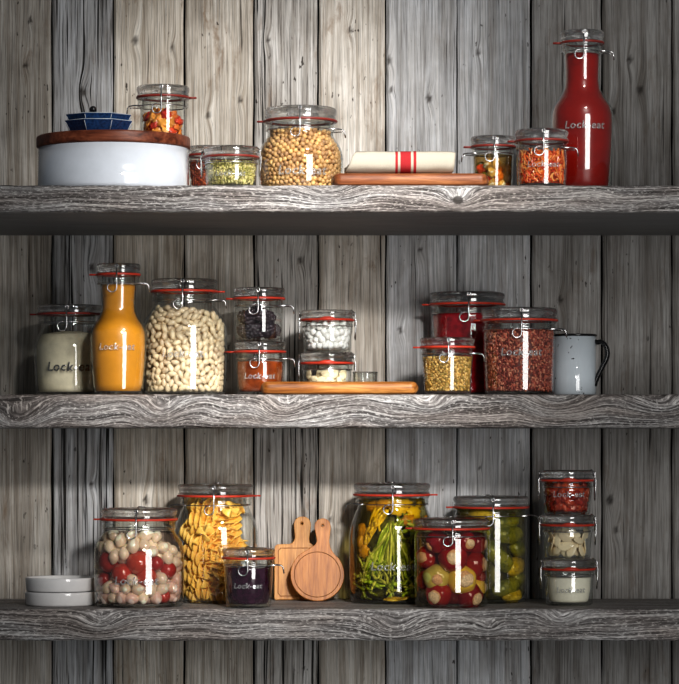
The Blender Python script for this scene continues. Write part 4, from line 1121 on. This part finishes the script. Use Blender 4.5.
PEP = [(452, 557, 13.5, 'pepper_red', -.1, 0, .5, 'large red pepper with round cream filling in the middle of the pepper jar'), (478.5, 564, 12.5, 'pepper_red', 0, .1, .5, 'red pepper with tall cream filling against the right glass of the pepper jar'),
       (464.5, 540.5, 10.5, 'pepper_red', .25, 0, .48, 'red pepper high in the pepper jar under the wire clasp'), (482.5, 543, 10, 'pepper_red', .1, .3, .5, 'red pepper at the upper right edge of the pepper jar'),
       (436, 577, 12.5, 'pepper_olive', .1, .6, .4, 'olive green pepper left of the yellow one in the pepper jar'), (461, 579, 13.5, 'pepper_yellow', -.1, -.1, .55, 'yellow stuffed pepper in the centre of the pepper jar'),
       (438, 593, 12.5, 'pepper_red', .2, .1, .5, 'red pepper at the lower left bottom of the pepper jar'), (468.5, 595, 12.5, 'pepper_red', .25, 0, .5, 'red pepper at the bottom of the pepper jar right of centre'),
       (424, 557, 11.5, 'pepper_red', 0, .5, .45, 'red pepper pressed at the left glass of the pepper jar'), (484, 587, 9, 'pepper_yellow', 0, .5, .5, 'small yellowish pepper at the lower right edge of the pepper jar'),
       (437, 541, 11, 'pepper_red', .5, -.8, .4, 'red pepper high at the left in the pepper jar'), (419, 580, 9, 'pepper_red', 0, -.6, .45, 'small red pepper at the lower left edge of the pepper jar'), (484, 576, 6, 'pepper_red', 0, 1.2, .3, 'tiny red pepper between two others at the right of the pepper jar')]
for a in PEP: pepper(*a)
M['redcore'] = mat_plain('shaded_pepper_mass', (.12, .006, .004), .2, .5, nscale=60, dark=.4)  # dark core, shade between the front peppers painted into its colour
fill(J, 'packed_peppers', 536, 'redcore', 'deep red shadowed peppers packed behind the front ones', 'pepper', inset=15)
M['brine_red'] = mat_liquid('red_oil', (.99, .86, .76), .0)
fill(J, 'oil', 533, 'brine_red', 'reddish oil around the stuffed peppers', 'oil')

# gherkin jar
J = jar('preserving_jar', 491, .178, ZB, 496, 11, 38, [(509, 36), (516, 36.5), (530, 36.5), (560, 36.3), (590, 36), (599, 35.6)], 'tall clip-top jar of whole gherkins behind the pepper jar', tab=180, neck_h=8)
def mat_gherkin(name, a, b):
    t = NT(name); vo = t.n('ShaderNodeTexVoronoi'); t.set(vo, 'Vector', t.obj()); vo.inputs['Scale'].default_value = 330
    n = t.noise(t.obj(), 45, 3, .6)
    c = t.mix(t.ramp(n, [(.38, 0), (.62, 1)]), a, b)
    c = t.mix(t.ramp(vo.outputs['Distance'], [(.12, .85), (.35, 0)]), c, tuple(x * .18 for x in a))
    t.bsdf(c, .18, .6, bump=t.math('SUBTRACT', 1.0, vo.outputs['Distance']), bstr=.6, bdist=.001, coat=.5); return t.m
M['gherkin'] = mat_gherkin('gherkin_skin', (.10, .12, .012), (.34, .33, .04))
M['gherkin_y'] = mat_gherkin('yellow_gherkin_skin', (.55, .40, .03), (.98, .68, .07))
def gherkin(px, py, L, R, ang, m, lab, depth=0, bend=.12):
    R *= 1.12
    p, th = wallpos(J, px, py, R, depth); s = J.s
    bm = bmesh.new(); nS = 34; mm = 20; rings = []
    for i in range(nS + 1):
        u = i / nS; x = (u - .5) * L * s; e = math.sqrt(max(0, 1 - abs(2 * u - 1) ** 3.2))
        ring = []
        for k in range(mm):
            a = 2 * PI * k / mm
            bmp = 1 + .09 * max(0, noise.noise(Vector((u * 16, math.cos(a) * 3, math.sin(a) * 3 + px)))) * 2
            rr = max(.0002, R * s * e * bmp)
            ring.append(bm.verts.new((x, rr * math.cos(a) + (2 * u - 1) ** 2 * bend * R * s * 3, rr * math.sin(a))))
        rings.append(ring)
    for A, B in zip(rings, rings[1:]):
        for k in range(mm): bm.faces.new((A[k], A[(k + 1) % mm], B[(k + 1) % mm], B[k]))
    bm.faces.new(rings[0][::-1]); bm.faces.new(rings[-1])
    o = mkobj('gherkin', bm, m); o.matrix_world = Matrix.Translation(p) @ Matrix.Rotation(th, 4, 'Z') @ Matrix.Rotation(ang, 4, 'Y')
    tag(o, lab, 'gherkin')
G = [(509, 534, 40, 8.5, .05, 'gherkin', 'dark green gherkin lying level high in the gherkin jar', 1), (497, 556, 44, 8, .75, 'gherkin', 'green gherkin slanting down behind the others in the jar', 4),
     (515, 566, 36, 8, -.12, 'gherkin_y', 'olive yellow bumpy gherkin in the middle of the gherkin jar', 1), (506, 586, 34, 7.5, -.25, 'gherkin', 'dark green gherkin above the lowest yellow one', 2),
     (512, 594.5, 29, 6, -.03, 'gherkin_y', 'bright yellow bumpy gherkin lying on the bottom of the jar', .5), (474, 530, 34, 8, .35, 'gherkin', 'green gherkin high at the left of the gherkin jar', 1),
     (520, 549, 26, 7, .3, 'gherkin', 'short green gherkin against the right glass of the jar', 0), (480, 514, 30, 5, .1, 'gherkin_y', 'yellowish gherkin tip just under the lid of the gherkin jar', 2), (507, 521, 34, 6, -.1, 'gherkin', 'dark gherkin just under the brine surface', 4),
     (522, 578, 22, 6.5, .5, 'gherkin', 'small dark gherkin low at the right glass of the jar', 0)]
for a in G: gherkin(*a)
M['picklecore'] = mat_plain('shaded_pickle_mass', (.09, .075, .012), .3, .4, nscale=70, dark=.4)  # core darkened so its colour carries the shade behind the gherkins
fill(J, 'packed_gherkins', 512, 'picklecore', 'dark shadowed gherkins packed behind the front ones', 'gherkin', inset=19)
M['brine_olive'] = mat_liquid('olive_brine', (.95, .90, .56), .02)
fill(J, 'brine', 508, 'brine_olive', 'olive green brine around the gherkins', 'brine')

# stack of three
Ys = .10; zb = ZB
J = jar('preserving_jar', 569, Ys, ZB, 558.5, 10, 26.5, [(570, 24), (577, 24.5), (590, 24), (602, 22.5)], 'short clip-top jar of white cream, bottom of the stack of three', tab=-90, clasp='side', letter=30, ytext=589, neck_h=6)
M['cream'] = mat_plain('white_cream', (.95, .90, .74), .5, .3, nscale=30, dark=.92)
fill(J, 'cream', 577, 'cream', 'smooth pale cream in the bottom stacked jar', 'cream', inset=3)
J = jar('preserving_jar', 567.5, Ys, ZB + J.zz(558.5), 514.5, 10, 26.5, [(526, 24), (533, 24.5), (545, 23.5), (556, 21.5)], 'short clip-top jar of cream garlic slices, middle of the stack of three', tab=-90, clasp='side', letter=None, neck_h=6)
M['garlic'] = mat_plain('garlic_slice', (.98, .82, .54), .3, .5, var=.25, nscale=120, dark=.88)
ms = [mesh_of(blob_bm(7.4 * J.s, 1.0 * J.s, 4.6 * J.s, 3, .15, 1.4, k), 'garlic') for k in range(3)]
P, r = pack(J, 36, 4.5, 531, layers=1.5, seed=19)
scatter(J, P, r, ms, 'garlic_slice', 'flat cream garlic slice in the middle jar of the stack', 'garlic', 'garlic slices in the middle stacked jar', 300, 'out')
J = jar('preserving_jar', 567, Ys, J.zb + J.zz(514.5), 470, 10, 26.5, [(481, 24), (488, 25), (500, 23.5), (512, 21)], 'short clip-top jar of dried tomatoes, top of the stack of three', tab=-90, clasp='side', letter=34, ytext=494, neck_h=6)
M['dried'] = mat_plain('dried_tomato', (.46, .055, .015), .2, .6, var=.6, nscale=140, dark=.5, coat=.4, bstr=.5)
ms = [mesh_of(blob_bm(6 * J.s, 3 * J.s, 4.4 * J.s, 3, .5, 2.4, k), 'dried') for k in range(4)]
P, r = pack(J, 80, 3.8, 485, layers=1.6, seed=23)
scatter(J, P, r, ms, 'dried_tomato', 'wrinkled red dried tomato piece in the top jar of the stack', 'tomato', 'dried tomatoes in the top stacked jar', 300, 'out', core=(489, 8, 0), rest_name='dried_tomatoes_behind', rest_label='dark red dried tomatoes packed behind in the top stacked jar')

fill(J, 'oil', 483, 'brine_red', 'reddish oil around the dried tomatoes', 'oil')

# ================================================================ CAMERA AND LIGHT
cam = bpy.data.cameras.new('camera'); co = bpy.data.objects.new('camera', cam); COL.objects.link(co)
co.location = (0, CAMY, 0); co.rotation_euler = (PI / 2, 0, 0)
cam.sensor_fit = 'HORIZONTAL'; cam.sensor_width = 36; cam.lens = 36 * F / 679; cam.shift_y = (HY - 342) / 679; cam.clip_end = 50
S.camera = co

def look(o, tgt):
    d = Vector(tgt) - o.location; o.rotation_euler = d.to_track_quat('-Z', 'Y').to_euler()
def area(name, loc, tgt, w, h, power, col=(1, 1, 1), spread=180):
    l = bpy.data.lights.new(name, 'AREA'); l.shape = 'RECTANGLE'; l.size = w; l.size_y = h; l.energy = power; l.color = col; l.spread = math.radians(spread)
    o = bpy.data.objects.new(name, l); COL.objects.link(o); o.location = loc; look(o, tgt); return o
def spot(name, loc, tgt, ang, blend, power, rad, col=(1, 1, 1)):
    l = bpy.data.lights.new(name, 'SPOT'); l.spot_size = math.radians(ang); l.spot_blend = blend; l.energy = power; l.shadow_soft_size = rad; l.color = col
    o = bpy.data.objects.new(name, l); COL.objects.link(o); o.location = loc; look(o, tgt); return o
area('strip_softbox', (1.0, -2.3, .2), (-.05, 0, .12), .75, 1.6, 25, (1, .98, .96))
spot('key_spot', (.75, -2.1, 1.65), (-.13, .27, .26), 21, 1.0, 300, .09, (1, .965, .93))
spot('low_key_spot', (.55, -2.6, .95), (-.13, .27, -.07), 17.5, 1.0, 265, .10, (1, .97, .94))

w = bpy.data.worlds.new('studio'); S.world = w; w.use_nodes = True
bg = w.node_tree.nodes['Background']; bg.inputs[0].default_value = (.85, .92, 1, 1); bg.inputs[1].default_value = .09
S.view_settings.view_transform = 'Standard'; S.view_settings.exposure = .03
try: S.view_settings.look = 'Medium High Contrast'
except Exception: S.view_settings.look = 'None'
print('LOOK', S.view_settings.look)
S.view_settings.gamma = 1.0
S.cycles.transparent_max_bounces = 40; S.cycles.max_bounces = 14; S.cycles.transmission_bounces = 12; S.cycles.caustics_refractive = False; S.cycles.sample_clamp_indirect = 4
